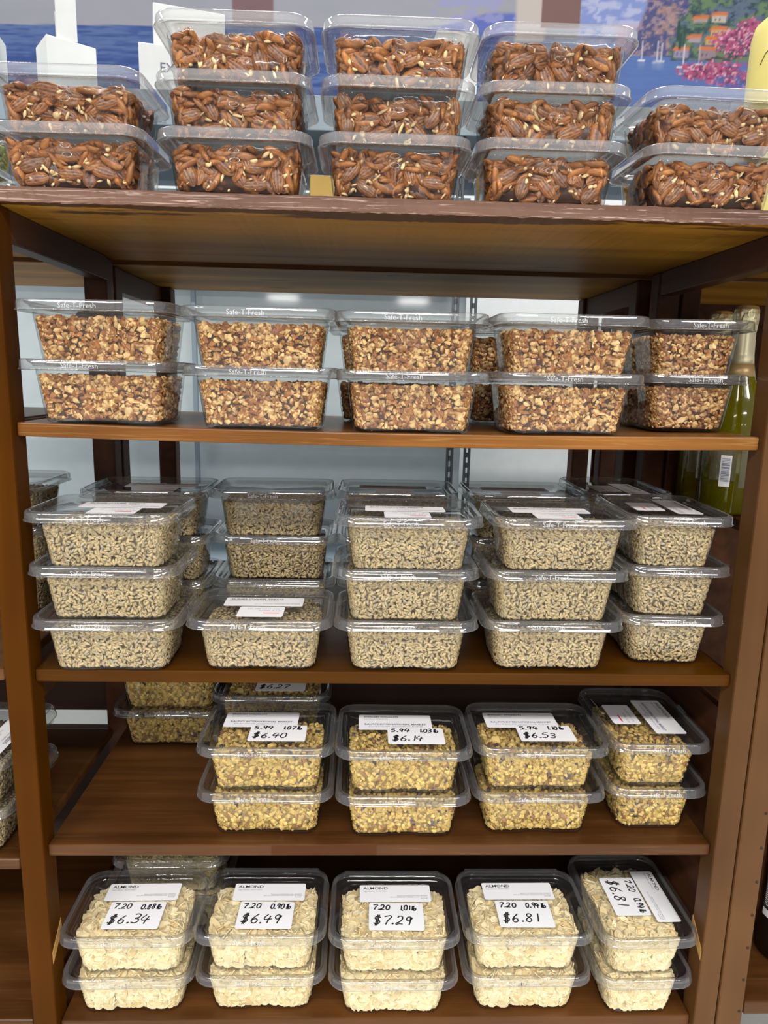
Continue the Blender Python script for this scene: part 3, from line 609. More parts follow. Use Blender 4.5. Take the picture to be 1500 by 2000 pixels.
def settle(P, R, SZ, V, t, m=0.0013, it=9):
    """push each piece back until none of its corners lies outside the tub wall"""
    L = np.einsum('nij,nkj->nki', R, V[None] * SZ[:, None, :])
    for _ in range(it):
        X = L + P[:, None, :]; z = np.clip(X[..., 2], 0, None); hw, hd = t.half(z); hd = hd - np.where(np.abs(X[..., 0]) < NOTCH + 0.003, ND, 0.0); r = 0.019
        qx = np.abs(X[..., 0]) - (hw - m - r); qy = np.abs(X[..., 1]) - (hd - m - r)
        d = np.sqrt(np.maximum(qx, 0) ** 2 + np.maximum(qy, 0) ** 2) + np.minimum(np.maximum(qx, qy), 0) - r
        w = d.argmax(1); i = np.arange(len(P)); dm = np.maximum(d[i, w], 0)
        gx = np.maximum(qx[i, w], 1e-9); gy = np.maximum(qy[i, w], 1e-9); ln = np.sqrt(gx * gx + gy * gy)
        P[:, 0] -= np.sign(X[i, w, 0]) * gx / ln * dm; P[:, 1] -= np.sign(X[i, w, 1]) * gy / ln * dm
        lo = X[..., 2].min(1); P[:, 2] += np.maximum(0.0027 - lo, 0); hi = X[..., 2].max(1); P[:, 2] -= np.maximum(hi - (t.pitch - 0.0016), 0)
    return P
def place(t, fill, size, spacing, layers, rs, top=True, tilt=0.35, heap=0.0, sizevar=0.18, faces='FLR', topk=1.0, tries=0, pack=0.9, V=None, skin_tilt=0.12):
    """positions, rotations and half sizes of grains lying against the inside of a tub"""
    a0, b0, c0 = size; P = []; N = []; A = []; S = []; LAY = []; zlo = 0.0030
    off = 1.5 if tries else 0.0
    if tries:
        for face in faces:
            um = (lambda z: float(t.half(z)[0]) - 0.002) if face == 'F' else (lambda z: float(t.half(z)[1]) - 0.002)
            for u, z, th, sc in dart(rs, tries if face == 'F' else int(tries * 0.7), um, zlo, fill, a0, b0, sizevar, pack):
                hw, hd = t.half(z)
                if face == 'F': P.append((u, -hd + c0, z)); N.append((0, -1, -0.13)); A.append((math.cos(th), 0, math.sin(th)))
                else:
                    sg = 1 if face == 'R' else -1; P.append(((hw - c0) * sg, u, z)); N.append((sg, 0, -0.13)); A.append((0, math.cos(th), math.sin(th)))
                S.append(sc); LAY.append(0 if face == 'F' else 9)
        if top:
            hw, hd = t.half(fill); hw = float(hw) - 0.001; hd = float(hd) - 0.001
            for u, v, th, sc in dart(rs, int(tries * 1.3), lambda z: hw, -hd, hd, a0, b0, sizevar, pack * 0.92):
                hgt = heap * max(0, 1 - (u / hw) ** 2) * max(0, 1 - (v / hd) ** 2)
                P.append((u, v, fill + hgt)); N.append((0, 0, 1)); A.append((math.cos(th), math.sin(th), 0)); S.append(sc); LAY.append(9)
    ns = len(P)
    for lay in range(layers):
        depth = c0 * (0.9 + off + 1.5 * lay)
        for face in faces:
            zs = np.arange(zlo + c0, fill, spacing[1])
            for iz, z in enumerate(zs):
                hw, hd = t.half(z); L_ = hw if face == 'F' else hd
                xs = np.arange(-L_ + b0, L_ - b0, spacing[0]) + (iz % 2) * spacing[0] * 0.5
                xs = xs + rs.uniform(-.42, .42, len(xs)) * spacing[0]; z_ = z + rs.uniform(-.45, .45, len(xs)) * spacing[1]
                for x, zq in zip(xs, z_):
                    P.append((x, -hd + depth, zq) if face == 'F' else ((hw - depth) * (1 if face == 'R' else -1), x, zq))
                    N.append((0, -1, 0.13) if face == 'F' else (1 if face == 'R' else -1, 0, 0.13)); LAY.append(lay if face == 'F' else 9)
        if top:
            hw, hd = t.half(fill); ys = np.arange(-hd + b0, hd - b0, spacing[1] * topk)
            for iy, y in enumerate(ys):
                xs = np.arange(-hw + b0, hw - b0, spacing[0] * topk) + (iy % 2) * spacing[0] * 0.5; xs = xs + rs.uniform(-.42, .42, len(xs)) * spacing[0]
                for x in xs:
                    yy = y + rs.uniform(-.45, .45) * spacing[1]; hgt = heap * max(0, 1 - (x / hw) ** 2) * max(0, 1 - (yy / hd) ** 2)
                    P.append((x, yy, fill - depth + hgt + rs.uniform(0, c0))); N.append((0, 0, 1)); LAY.append(9)
    P = np.array(P, float); N = np.array(N, float); n = len(P); N /= np.linalg.norm(N, axis=1)[:, None]
    tl = np.full((n, 1), tilt); tl[:ns] = skin_tilt
    N += rs.randn(n, 3) * tl; N /= np.linalg.norm(N, axis=1)[:, None]
    A_ = rs.randn(n, 3)
    if ns: A_[:ns] = np.array(A)
    A = A_ - (A_ * N).sum(1)[:, None] * N; A /= np.linalg.norm(A, axis=1)[:, None]; B = np.cross(N, A)
    R = np.stack([A, B, N], 2)
    sc = np.exp(rs.randn(n, 1) * sizevar)
    if ns: sc[:ns, 0] = np.array(S)
    SZ = np.array([[a0, b0, c0]]) * sc * np.exp(rs.randn(n, 3) * sizevar * 0.25)
    E = np.sqrt(((R * SZ[:, None, :]) ** 2).sum(2))
    zmax = fill + heap + c0
    P[:, 2] = np.clip(P[:, 2], zlo + E[:, 2], np.maximum(zmax - E[:, 2] * 0.6, zlo + E[:, 2]))
    P[:, 2] = np.minimum(P[:, 2], t.pitch - 0.0022 - E[:, 2])
    P = settle(P, R, SZ, IV if V is None else V, t)
    return P, R, SZ, np.array(LAY)
def grains(V, F, P, R, S, jit=0.0, rs=None):
    n, k = len(P), len(V); base = np.repeat(V[None], n, 0)
    if jit: base = base * (1 + rs.uniform(-jit, jit, (n, k, 1)))
    X = np.einsum('nij,nkj->nki', R, base * S[:, None, :]) + P[:, None, :]
    return X.reshape(-1, 3), (F[None] + (np.arange(n) * k)[:, None, None]).reshape(-1, 3), base
def core(t, fill, col, ins, heap=0.0):  # inner block; its darker colour paints shade into gaps between pieces
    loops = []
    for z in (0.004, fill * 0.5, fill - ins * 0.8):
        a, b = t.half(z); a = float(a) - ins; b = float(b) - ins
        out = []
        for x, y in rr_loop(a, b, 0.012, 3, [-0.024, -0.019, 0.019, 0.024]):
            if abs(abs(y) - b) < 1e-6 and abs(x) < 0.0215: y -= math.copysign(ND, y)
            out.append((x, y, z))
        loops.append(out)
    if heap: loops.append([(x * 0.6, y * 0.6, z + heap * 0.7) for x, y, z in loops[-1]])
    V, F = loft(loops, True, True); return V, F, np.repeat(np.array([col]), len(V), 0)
def fill_mesh(name, t, fill, V, F, pr, colf, rs, mat, corecol, ins, jit=0.0, heap=0.0, smooth=True):
    P, R, S, lay = pr; X, FF, base = grains(V, F, P, R, S, jit, rs); C = colf(len(P), len(V), base, rs).reshape(-1, 3)
    cv, cf, cc = core(t, fill, corecol, ins, heap); n = len(X)
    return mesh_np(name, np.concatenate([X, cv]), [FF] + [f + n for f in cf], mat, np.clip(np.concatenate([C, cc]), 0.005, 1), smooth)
IV, IF = ico(); SV, SF = spindle(); AV, AF = flake()
def c_chopped(n, k, base, rs):
    cream = np.array((0.53, 0.315, 0.11)); pale = np.array((0.68, 0.47, 0.21)); skin = np.array((0.20, 0.070, 0.022)); sk2 = np.array((0.30, 0.12, 0.03))
    t = rs.rand(n, 1, 1); flesh = cream + (pale - cream) * t; sk = skin + (sk2 - skin) * rs.rand(n, 1, 1)
    d = rs.randn(n, 1, 3); d /= np.linalg.norm(d, axis=2, keepdims=True); s = (base * d).sum(2, keepdims=True) > rs.uniform(-1.25, 0.85, (n, 1, 1))
    return np.where(s, sk, flesh) * np.exp(rs.randn(n, 1, 1) * 0.12)
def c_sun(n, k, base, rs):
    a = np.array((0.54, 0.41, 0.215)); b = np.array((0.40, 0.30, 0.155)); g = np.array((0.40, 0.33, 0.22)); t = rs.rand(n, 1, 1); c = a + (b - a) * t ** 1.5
    c = np.where(rs.rand(n, 1, 1) < 0.12, g, c); edge_shade = 1 - 0.45 * (np.abs(base[..., :1]) > 0.9) - 0.22 * (np.abs(base[..., 1:2]) > 0.5)  # shade painted on tips and sides, outlines each seed
    return c * edge_shade * np.exp(rs.randn(n, 1, 1) * 0.10)
def c_wal(n, k, base, rs):
    a = np.array((0.66, 0.47, 0.15)); b = np.array((0.52, 0.36, 0.105)); br = np.array((0.30, 0.15, 0.06)); dk = np.array((0.085, 0.065, 0.07)); t = rs.rand(n, 1, 1); c = a + (b - a) * t
    q = rs.rand(n, 1, 1); c = np.where(q < 0.14, br + 0 * c, c); c = np.where(q < 0.035, dk + 0 * c, c)
    d = rs.randn(n, 1, 3); d /= np.linalg.norm(d, axis=2, keepdims=True); c = np.where((base * d).sum(2, keepdims=True) > rs.uniform(0.3, 1.6, (n, 1, 1)), c * 0.5, c)
    return c * np.exp(rs.randn(n, 1, 1) * 0.12)
def c_alm(n, k, base, rs):
    a = np.array((0.82, 0.71, 0.46)); b = np.array((0.74, 0.57, 0.29)); c = a + (b - a) * rs.rand(n, 1, 1) ** 1.6
    return np.repeat(c, k, 1) * np.exp(rs.randn(n, 1, 1) * 0.05) * (1 - 0.30 * (rs.rand(n, k, 1) < 0.08))
def c_pist(n, k, base, rs):
    a = np.array((0.30, 0.36, 0.05)); b = np.array((0.20, 0.22, 0.06)); return np.repeat(a + (b - a) * rs.rand(n, 1, 1), k, 1)
HEAP = {}
def variants(kind, nvar, fn):
    HEAP[kind] = [fn(np.random.RandomState(100 * len(HEAP) + v), v) for v in range(nvar)]
def f_chop(rs, v):
    pr = place(STD, 0.0555, (0.0047, 0.0034, 0.0023), (0.0072, 0.0054), 2, rs, top=True, tilt=0.6, sizevar=0.30, topk=1.5, tries=5000, pack=0.78, V=IV * 1.5, skin_tilt=0.35)
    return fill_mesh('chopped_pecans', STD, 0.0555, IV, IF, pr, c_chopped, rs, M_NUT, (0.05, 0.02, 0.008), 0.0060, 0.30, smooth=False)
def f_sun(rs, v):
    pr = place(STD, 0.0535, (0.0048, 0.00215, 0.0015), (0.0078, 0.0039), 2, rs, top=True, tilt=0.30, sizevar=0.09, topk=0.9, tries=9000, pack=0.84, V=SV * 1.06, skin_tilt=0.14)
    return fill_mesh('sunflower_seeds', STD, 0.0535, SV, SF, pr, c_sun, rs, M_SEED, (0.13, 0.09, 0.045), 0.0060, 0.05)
def f_wal(rs, v):
    pr = place(STD, 0.050, (0.0045, 0.0037, 0.0028), (0.0068, 0.0058), 2, rs, top=True, tilt=0.6, sizevar=0.24, topk=1.1, heap=0.006, tries=5000, pack=0.70, V=IV * 1.38, skin_tilt=0.5)
    return fill_mesh('walnut_pieces', STD, 0.050, IV, IF, pr, c_wal, rs, M_NUT, (0.27, 0.18, 0.06), 0.0052, 0.38, heap=0.006, smooth=False)
def f_alm(rs, v):
    pr = place(STD, 0.054, (0.0112, 0.0064, 0.0007), (0.0130, 0.0088), 3, rs, top=True, tilt=0.40, sizevar=0.16, topk=0.85, heap=0.010, tries=2600, pack=0.70, V=AV * 1.07, skin_tilt=0.26)
    P, R, S, L = pr; return fill_mesh('almond_slices', STD, 0.054, AV, AF, pr, c_alm, rs, M_ALM, (0.30, 0.20, 0.08), 0.0075, 0.06, heap=0.008, smooth=False)
def f_pist(rs, v):
    pr = place(PEC, 0.044, (0.008, 0.0042, 0.0036), (0.009, 0.007), 2, rs, top=True, tilt=0.5, V=SV)
    return fill_mesh('pistachio_kernels', PEC, 0.044, SV, SF, pr, c_pist, rs, M_SEED, (0.05, 0.05, 0.015), 0.008)
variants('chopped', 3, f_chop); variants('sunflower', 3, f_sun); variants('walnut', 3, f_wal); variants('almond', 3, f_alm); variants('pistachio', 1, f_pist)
# pecan halves
PECV = [pecan(s) for s in range(6)]; PECLO = [pecan(s, 9, 16) for s in range(5)]; PX = PECLO[0][0] * 1.07
PECME = [mesh_np('pecan_half', v * np.array([0.0165, 0.0090, 0.0062]), f, M_PEC, c) for v, f, c in PECV]
def pecan_lay(rs, t, fill):
    """halves standing flat against the front wall, thrown in without touching"""
    out = []; a, b, c = 0.0165, 0.0090, 0.0062
    for tr in range(2600):
        sc = rs.uniform(0.86, 1.06); th = rs.uniform(-1.0, 1.0) if rs.rand() < 0.8 else rs.uniform(0, 3.14); ux, uz = math.cos(th), math.sin(th)
        ex = math.sqrt((a * ux) ** 2 + (b * uz) ** 2) * sc; ez = math.sqrt((a * uz) ** 2 + (b * ux) ** 2) * sc
        z = rs.uniform(0.003 + ez, max(fill - ez, 0.0035 + ez)); hw, hd = t.half(z - ez * 0.6); lim = hw - ex - 0.006
        x = rs.uniform(-lim, lim)
        s = np.linspace(-0.62, 0.62, 5)[:, None]; pts = np.array([[x, z]]) + s * np.array([[ux, uz]]) * a * sc
        ok = all(np.min(np.linalg.norm(pts[:, None] - q[None], axis=2)) > 0.0146 * (sc + qs) / 2 for q, qs in ((o[0], o[1]) for o in out))
        if ok: out.append((pts, sc, x, z, th, rs.rand() < 0.3))
        if len(out) >= 23: break
    return out
def pecan_fill(rs, t, fill, front):
    V0 = PECLO; Xs, Fs, Cs = [], [], []; n = 0
    pr = place(t, fill, (0.0160, 0.0088, 0.0060), (0.0185, 0.0118), 2, rs, top=True, tilt=0.40, sizevar=0.06, topk=0.95, V=PX)
    P, R, S, L = pr; keep = (L != 0); P, R, S, L = P[keep], R[keep], S[keep], L[keep]
    fr = (L == 1); hd = t.half(P[:, 2])[1]
    P[fr, 1] = np.maximum(P[fr, 1], -hd[fr] + ND + 0.0085 + S[fr, 2] * 0.8)
    P = settle(P, R, S, PX, t)
    # the halves of the next layer that show best through the front wall stand on their own too
    pick = np.where(fr & (np.abs(P[:, 0]) < 0.066))[0]; pick = pick[np.argsort(P[pick, 1])][:23 - len(front)]
    single = [(P[i], R[i], S[i]) for i in pick]; rest = np.ones(len(P), bool); rest[pick] = False; P, R, S = P[rest], R[rest], S[rest]
    for v in range(5):
        m = rs.randint(0, 5, len(P)) == v
        if not m.any(): continue
        x, f, b = grains(V0[v][0], V0[v][1], P[m], R[m], S[m]); tint = np.exp(rs.randn(m.sum(), 1, 1) * 0.18)
        Xs.append(x); Fs.append(f + n); n += len(x); Cs.append((V0[v][2][None] * tint).reshape(-1, 3))
    # pale broken bits caught between the halves
    k = 40; Pb = []
    for q in range(k):
        z = rs.uniform(0.006, fill - 0.004); hw, hd_ = t.half(z); Pb.append((rs.uniform(-hw + 0.012, hw - 0.012), -hd_ + ND + rs.uniform(0.004, 0.010), z))
    Pb = np.array(Pb); Rb = np.stack([np.linalg.qr(rs.randn(3, 3))[0] for _ in range(k)]); Sb = np.array([[0.0046, 0.0022, 0.0016]]) * np.exp(rs.randn(k, 3) * 0.32); Pb = settle(Pb, Rb, Sb, IV * 1.27, t)
    x, f, b = grains(IV, IF, Pb, Rb, Sb, 0.25, rs); Xs.append(x); Fs.append(f + n); n += len(x); Cs.append(np.repeat(np.array([[0.72, 0.52, 0.26]]), len(x), 0) * np.repeat(np.exp(rs.randn(k, 1) * 0.2), 12, 0))
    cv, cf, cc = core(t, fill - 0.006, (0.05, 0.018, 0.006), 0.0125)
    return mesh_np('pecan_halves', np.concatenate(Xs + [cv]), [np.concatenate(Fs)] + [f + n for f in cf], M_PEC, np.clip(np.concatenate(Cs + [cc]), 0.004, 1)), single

# ------------------------------------------------------------------ stacks of tubs
NAMES = {'pecan': ('pecan_tub', 'pecan halves', 'pecan_halves', 'nuts'), 'chopped': ('chopped_pecan_tub', 'chopped pecans', 'chopped_pecans', 'nuts'), 'sunflower': ('sunflower_seed_tub', 'sunflower seeds', 'sunflower_seeds', 'seeds'),
         'walnut': ('walnut_tub', 'walnut pieces', 'walnut_pieces', 'nuts'), 'almond': ('almond_tub', 'sliced almonds', 'almond_slices', 'nuts'), 'pistachio': ('pistachio_tub', 'green pistachios', 'pistachio_kernels', 'nuts')}
COUNT = {}
n_pec = [0]
def level_word(k, n):
    if n == 1: return 'the only tub'
    return 'top tub' if k == n - 1 else 'bottom tub' if k == 0 else 'middle tub'
def ring_me():  # made-up rings standing in for bright glints on the tub's notch
    V = []; F = []; n, m = 22, 6
    for i in range(n):
        a = 2 * math.pi * i / n
        for k in range(m):
            b = 2 * math.pi * k / m; q = 1 + 0.14 * math.cos(b); V.append((0.0056 * q * math.cos(a), 0.0006 * math.sin(b), 0.0028 * q * math.sin(a)))
    for i in range(n):
        for k in range(m): F.append((i * m + k, i * m + (k + 1) % m, ((i + 1) % n) * m + (k + 1) % m, ((i + 1) % n) * m + k))
    return mesh_np('glint_ring', np.array(V), np.array(F), M_RIM)
RING = ring_me()
def pecan_label(used, x, z, dx, dz, lw, stk):
    """tell one half from its neighbours by its tilt and its place behind the front wall"""
    an = math.degrees(math.atan2(dz, dx)) % 180
    tilt = 'flat lying' if an < 18 or an > 162 else 'right leaning' if an < 70 else 'upright' if an < 110 else 'left leaning'
    col = ('far left', 'mid left', 'centre', 'mid right', 'far right')[min(4, max(0, int((x + 0.07) / 0.028)))]
    row = 'low' if z < 0.019 else 'halfway up' if z < 0.033 else 'high up'
    base = 'brown pecan half, %s, ' % tilt + '%s ' % row + '%s, ' % col + '%s, %s top stack' % (lw, stk)
    for extra in ('', 'partly hidden '):
        l = base.replace('pecan half', extra + 'pecan half') if extra else base
        if l not in used: break
    used.add(l); return l
def stack(kind, where, cx, yfront, z, n, rz=0.0, labels=None, emb='front', jit=0.003, group=None, lean=0.0, turn=0.0):
    """where: words that single the stack out"""
    t, bme, lme, tme, tshort = TUBME['pec' if kind in ('pecan', 'pistachio') else 'std']
    nm, words_, hn, hc = NAMES[kind]; rot90 = abs(abs(rz) - math.pi / 2) < 0.4
    cy = yfront + (t.bw if rot90 else t.bd)
    for k in range(n):
        c = COUNT.get(kind, 0); COUNT[kind] = c + 1; rd = random.Random(hash(kind) % 7 + 31 * c if False else 31 * c + len(kind))
        dx, dy, dr = (rd.uniform(-jit, jit), rd.uniform(-jit, jit) * 0.7, rd.uniform(-1, 1) * 0.012) if k or jit > 0.003 else (0, 0, 0)
        loc = (cx + dx + lean * k, cy + dy, zz(z) + 0.0004 + k * t.pitch); rr = rz + dr
        lw = level_word(k, n)
        root = thing(nm, '%s %s, %s' % (words_, (lw) if n > 1 else 'tub', where), 'tub', loc, rr, group or ('tubs of ' + words_))
        obj('tub_body', bme, root); lid = obj('lid', lme, root); obj('hinge_tab', tshort if rot90 else tme, root)
        if emb == 'front' and kind != 'pecan':
            e = obj('embossed_lettering', EMB, lid, (-0.012, -t.HD - 0.0002, t.pitch - 0.0022)); e.rotation_euler = (math.pi / 2, 0, 0)
            if kind == 'pecan': e.scale = (0.9, 0.8, 0.9)
        elif emb == 'side':
            e = obj('embossed_lettering', EMB, lid, (t.HW + 0.0002, 0.006, t.pitch - 0.0022)); e.rotation_euler = (math.pi / 2, 0, math.pi / 2)
        if labels and k == n - 1: labels(root, t.pitch + 0.0001, c)
        # contents
        hl = '%s inside the %s, %s' % (words_, lw if n > 1 else 'tub', where)
        if kind == 'pecan':
            used = set(); stk = where.split()[0]
            for zq in (0.0462, 0.0372):
                e = obj('glint_ring', RING, root.children[0], (0, -float(t.half(zq)[1]) - 0.0002 + (0 if zq > 0.045 else ND), zq))
            rs = np.random.RandomState(500 + c); fill = 0.0505; fr = pecan_lay(rs, t, fill)
            Rz = Matrix.Rotation(rr, 4, 'Z'); glob = Matrix.Translation(loc) @ Rz
            for pts, sc, x, zq, th, flip in fr:
                if n_pec[0] >= 299: break
                n_pec[0] += 1
                hw, hd = t.half(zq - 0.010); nd = ND if abs(x) < 0.022 + 0.0165 * abs(math.cos(th)) else 0.0
                A = Vector((math.cos(th), 0.0, math.sin(th))); N = Vector((0, -1, 0.12)).normalized(); 
                if flip: N = -N
                A = (A - N * A.dot(N)).normalized(); B = N.cross(A); Mx = Matrix.Identity(4)
                for i in range(3): Mx[i][0], Mx[i][1], Mx[i][2] = A[i], B[i], N[i]
                y = -float(hd) + nd + 0.0016 + 0.0064 * sc + 0.0012 * (abs(math.sin(th)))
                Mx = Matrix.Translation((x, y, zq)) @ Mx @ Matrix.Scale(sc, 4)
                o = obj('pecan_half', PECME[rs.randint(6)]); o.matrix_world = glob @ Mx
                tag(o, pecan_label(used, x, zq, math.cos(th), math.sin(th), lw, stk), 'nut', 'pecan halves in %s, %s' % (lw, where))
            hm, single = pecan_fill(rs, t, fill, fr)
            for Pi, Ri, Si in single:
                if n_pec[0] >= 299: break
                n_pec[0] += 1
                Mx = Matrix([[*(Ri[r] * 1.0), Pi[r]] for r in range(3)] + [[0, 0, 0, 1]]) @ Matrix.Diagonal((Si[0] / 0.0165, Si[1] / 0.0090, Si[2] / 0.0062, 1))
                o = obj('pecan_half', PECME[rs.randint(6)]); o.matrix_world = glob @ Mx
                tag(o, pecan_label(used, Pi[0], Pi[2], Ri[0][0], Ri[2][0], lw, stk), 'nut', 'pecan halves in %s, %s' % (lw, where))
            o = obj(hn, hm, None, loc, rr)
        else:
            o = obj(hn, HEAP[kind][c % len(HEAP[kind])], None, loc, rr + turn)
        tag(o, hl, hc, None, 'stuff')
def L_almond(price, dx=0.0, dy=0.0, rot=0.0):
    def f(root, z, c): 
        add_label(root, z, 'name', 'almond', 0.004 + dx, 0.0305 + dy, rot + 0.005)
        add_label(root, z, 'price', None, 0.004 + dx, -0.0170 + dy, rot - 0.01, price, seed=c)
    return f
def L_walnut(price, dx=0.0, dy=0.0):
    def f(root, z, c):
        add_label(root, z, 'name_tall', 'walnut', -0.0155 + dx, 0.0265 + dy, 0.0)
        add_label(root, z + 0.0006, 'price_wide', None, 0.0125 + dx, -0.0145 + dy, 0.0, price, 0.82, seed=c + 40)
    return f
def L_walnut_side(root, z, c):
    add_label(root, z, 'name_tall', 'walnut', -0.008, 0.030, 0.0); add_label(root, z, 'price_small', 'priced', -0.014, -0.024, 0.0)
def L_sun(dx=0.0, dy=0.0, rot=0.0):
    def f(root, z, c):
        add_label(root, z, 'name', 'sunflower', -0.004 + dx, 0.030 + dy, rot); add_label(root, z, 'price_small', 'priced', -0.003 + dx, -0.0125 + dy, rot)
    return f
Q = -math.pi / 2
ORD = ('first', 'second', 'third', 'fourth', 'fifth')
# bottom shelf
z5 = ZS[5]
for i, (cx, y, pr) in enumerate(((0.0965, 0.0245, ('7.20', '0.88lb', '$6.34')), (0.2857, 0.0265, ('7.20', '0.90lb', '$6.49')), (0.478, 0.0178, ('7.20', '1.01lb', '$7.29')), (0.6739, 0.0227, ('7.20', '0.94lb', '$6.81')))):
    stack('almond', '%s stack from the left, bottom shelf' % ORD[i], cx, y, z5, 2, (0.008, 0.0, 0.0, 0.0)[i], L_almond(pr, (-0.004, 0.0, 0.0, -0.003)[i], (0.0, -0.003, 0, 0.0)[i]))
stack('almond', 'sideways stack at the right end, bottom shelf', 0.8428, 0.0150, z5, 2, Q + 0.02, L_almond(('7.20', '0.94lb', '$6.81'), -0.008, 0.012), emb=None)
stack('almond', 'dim stack behind the first one, bottom shelf', 0.118, 0.185, z5, 3, 0.0, jit=0.004)
# fourth shelf
z4 = ZS[4]
for i, (cx, y, pr) in enumerate(((0.2938, 0.0339, ('5.94', '1.07lb', '$6.40')), (0.4852, 0.0271, ('5.94', '1.03lb', '$6.14')), (0.6764, 0.0351, ('5.94', '1.10lb', '$6.53')))):
    stack('walnut', '%s front stack from the left, fourth shelf' % ORD[i], cx, y, z4, 2, (-0.01, 0.0, 0.01)[i], L_walnut(pr, (0, 0.006, 0.002)[i], 0))
stack('walnut', 'sideways stack at the right end, fourth shelf', 0.8483, 0.0457, z4, 2, Q, L_walnut_side, emb='side')
stack('walnut', 'dim stack standing alone at the back left, fourth shelf', 0.097, 0.276, z4, 2)
stack('walnut', 'stack with the $6.27 price at the back, fourth shelf', 0.283, 0.192, z4, 2, 0.0, L_walnut(('5.94', '1.05lb', '$6.27')))
# middle shelf
z3 = ZS[3]
stack('sunflower', 'front stack at the left end, middle shelf', 0.0985, 0.0075, z3, 3, 0.014, L_sun(0.006, 0.0), lean=0.0)
stack('sunflower', 'low front row spot second from left, middle shelf', 0.2908, 0.0135, z3, 1, 0.0, L_sun())
stack('sunflower', 'front stack in the centre, middle shelf', 0.4814, 0.0145, z3, 3, 0.0, L_sun(0.002, 0))
stack('sunflower', 'front stack second from right, middle shelf', 0.6749, 0.0200, z3, 3, 0.0, L_sun(0.004, 0), lean=0.002)
stack('sunflower', 'sideways front stack at the right end, middle shelf', 0.8474, 0.0455, z3, 3, Q - 0.05, lambda r, z, c: (add_label(r, z, 'name', 'sunflower', -0.026, 0.034, 0.0), add_label(r, z, 'price_small', 'priced', -0.022, -0.014, 0.0)), emb='side')
stack('sunflower', 'back stack behind the left end stack, middle shelf', 0.1000, 0.186, z3, 3, 0.0, L_sun(0.01, 0), emb=None)
stack('sunflower', 'back stack behind the single tub, middle shelf', 0.2880, 0.198, z3, 3, 0.0, None)
stack('sunflower', 'back stack behind the centre stack, middle shelf', 0.4790, 0.202, z3, 3, 0.0, L_sun(), emb=None)
stack('sunflower', 'back stack behind the fourth stack, middle shelf', 0.6745, 0.205, z3, 3, 0.0, L_sun(), emb=None)
stack('sunflower', 'sideways back stack at the right rear, middle shelf', 0.8450, 0.237, z3, 3, Q, L_sun(), emb=None, jit=0.0)
# second shelf
z2 = ZS[2]
def sagz(x): return max(z2 - 0.0045 * 4 * q * (1 - q) for q in ((x - 0.07) / W, (x + 0.07) / W))
stack('chopped', 'first front stack from the left, second shelf', 0.1030, 0.0125, sagz(0.1), 2, -0.045)
stack('chopped', 'second front stack from the left, second shelf', 0.2960, 0.0135, sagz(0.296), 2, -0.01)
stack('chopped', 'third front stack from the left, second shelf', 0.4805, 0.0130, sagz(0.48), 2, 0.0)
stack('chopped', 'fourth front stack from the left, second shelf', 0.6715, 0.0130, sagz(0.67), 2, 0.02, lean=0.003)
stack('chopped', 'sideways stack at the right end, second shelf', 0.8590, 0.072, sagz(0.86), 2, Q - 0.04, emb='side')
stack('chopped', 'back stack between second and third, second shelf', 0.4620, 0.195, sagz(0.46), 2, 0.0, emb=None)
stack('chopped', 'back stack between third and fourth, second shelf', 0.6580, 0.205, sagz(0.66), 2, 0.0, emb=None)
# top of the unit
for i, (cx, n) in enumerate(((0.0815, 2), (0.2687, 3), (0.4521, 3), (0.633, 3), (0.826, 2))):
    stack('pecan', '%s stack from the left on top' % ORD[i], cx, 0.012, Z1, n, (-0.03, 0.0, 0.0, 0.0, 0.03)[i], jit=0.0015, lean=(0, 0.0005, 0.0015, 0.002, 0)[i])
# neighbouring units
stack('pistachio', 'stack at the left edge on top', -0.170, 0.16, Z1, 2, emb=None)
stack('sunflower', 'sideways stack at the left edge, neighbouring unit', -0.1145, 0.012, -0.6475, 2, Q, L_sun(), emb=None, group='tubs in the left unit', turn=math.pi)
stack('sunflower', 'back stack seen beside the left post, neighbouring unit', -0.155, 0.215, -0.3735, 3, 0.0, None, emb=None, group='tubs in the left unit')

# ------------------------------------------------------------------ bottles
def glassy(name, col, dens=0.8):
    m = bpy.data.materials.new(name); m.use_nodes = True; nt = m.node_tree; L = nt.links
    for n in list(nt.nodes): nt.nodes.remove(n)
    o = nt.nodes.new('ShaderNodeOutputMaterial'); t = nt.nodes.new('ShaderNodeBsdfTransparent'); t.inputs['Color'].default_value = (*col, 1); g = nt.nodes.new('ShaderNodeBsdfGlossy'); g.inputs['Roughness'].default_value = 0.05
    d = nt.nodes.new('ShaderNodeBsdfPrincipled'); d.inputs['Base Color'].default_value = (*[c * 0.8 for c in col], 1); d.inputs['Roughness'].default_value = 0.1
    lw = nt.nodes.new('ShaderNodeLayerWeight'); lw.inputs['Blend'].default_value = 0.3
    m1 = nt.nodes.new('ShaderNodeMixShader'); m1.inputs['Fac'].default_value = dens; L.new(t.outputs[0], m1.inputs[1]); L.new(d.outputs[0], m1.inputs[2])
    m2 = nt.nodes.new('ShaderNodeMixShader'); L.new(lw.outputs['Fresnel'], m2.inputs['Fac']); L.new(m1.outputs[0], m2.inputs[1]); L.new(g.outputs[0], m2.inputs[2]); L.new(m2.outputs[0], o.inputs['Surface'])
    return m
M_GREEN = glassy('yellow_green_glass', (0.46, 0.41, 0.006), 0.25)
M_BLACK = plain('black_glass', (0.006, 0.006, 0.007), 0.12)
M_FOIL = plain('crinkled_gold_foil', (0.78, 0.70, 0.42), 0.32, 0.85, bump=0.9, bscale=220)
M_CAPS = plain('pale_gold_capsule', (0.78, 0.70, 0.46), 0.35, 0.6)
M_BAND = plain('dull_gold_band', (0.36, 0.24, 0.10), 0.4, 0.4)
M_CLEARLAB = glassy('clear_label', (0.55, 0.52, 0.30), 0.25)
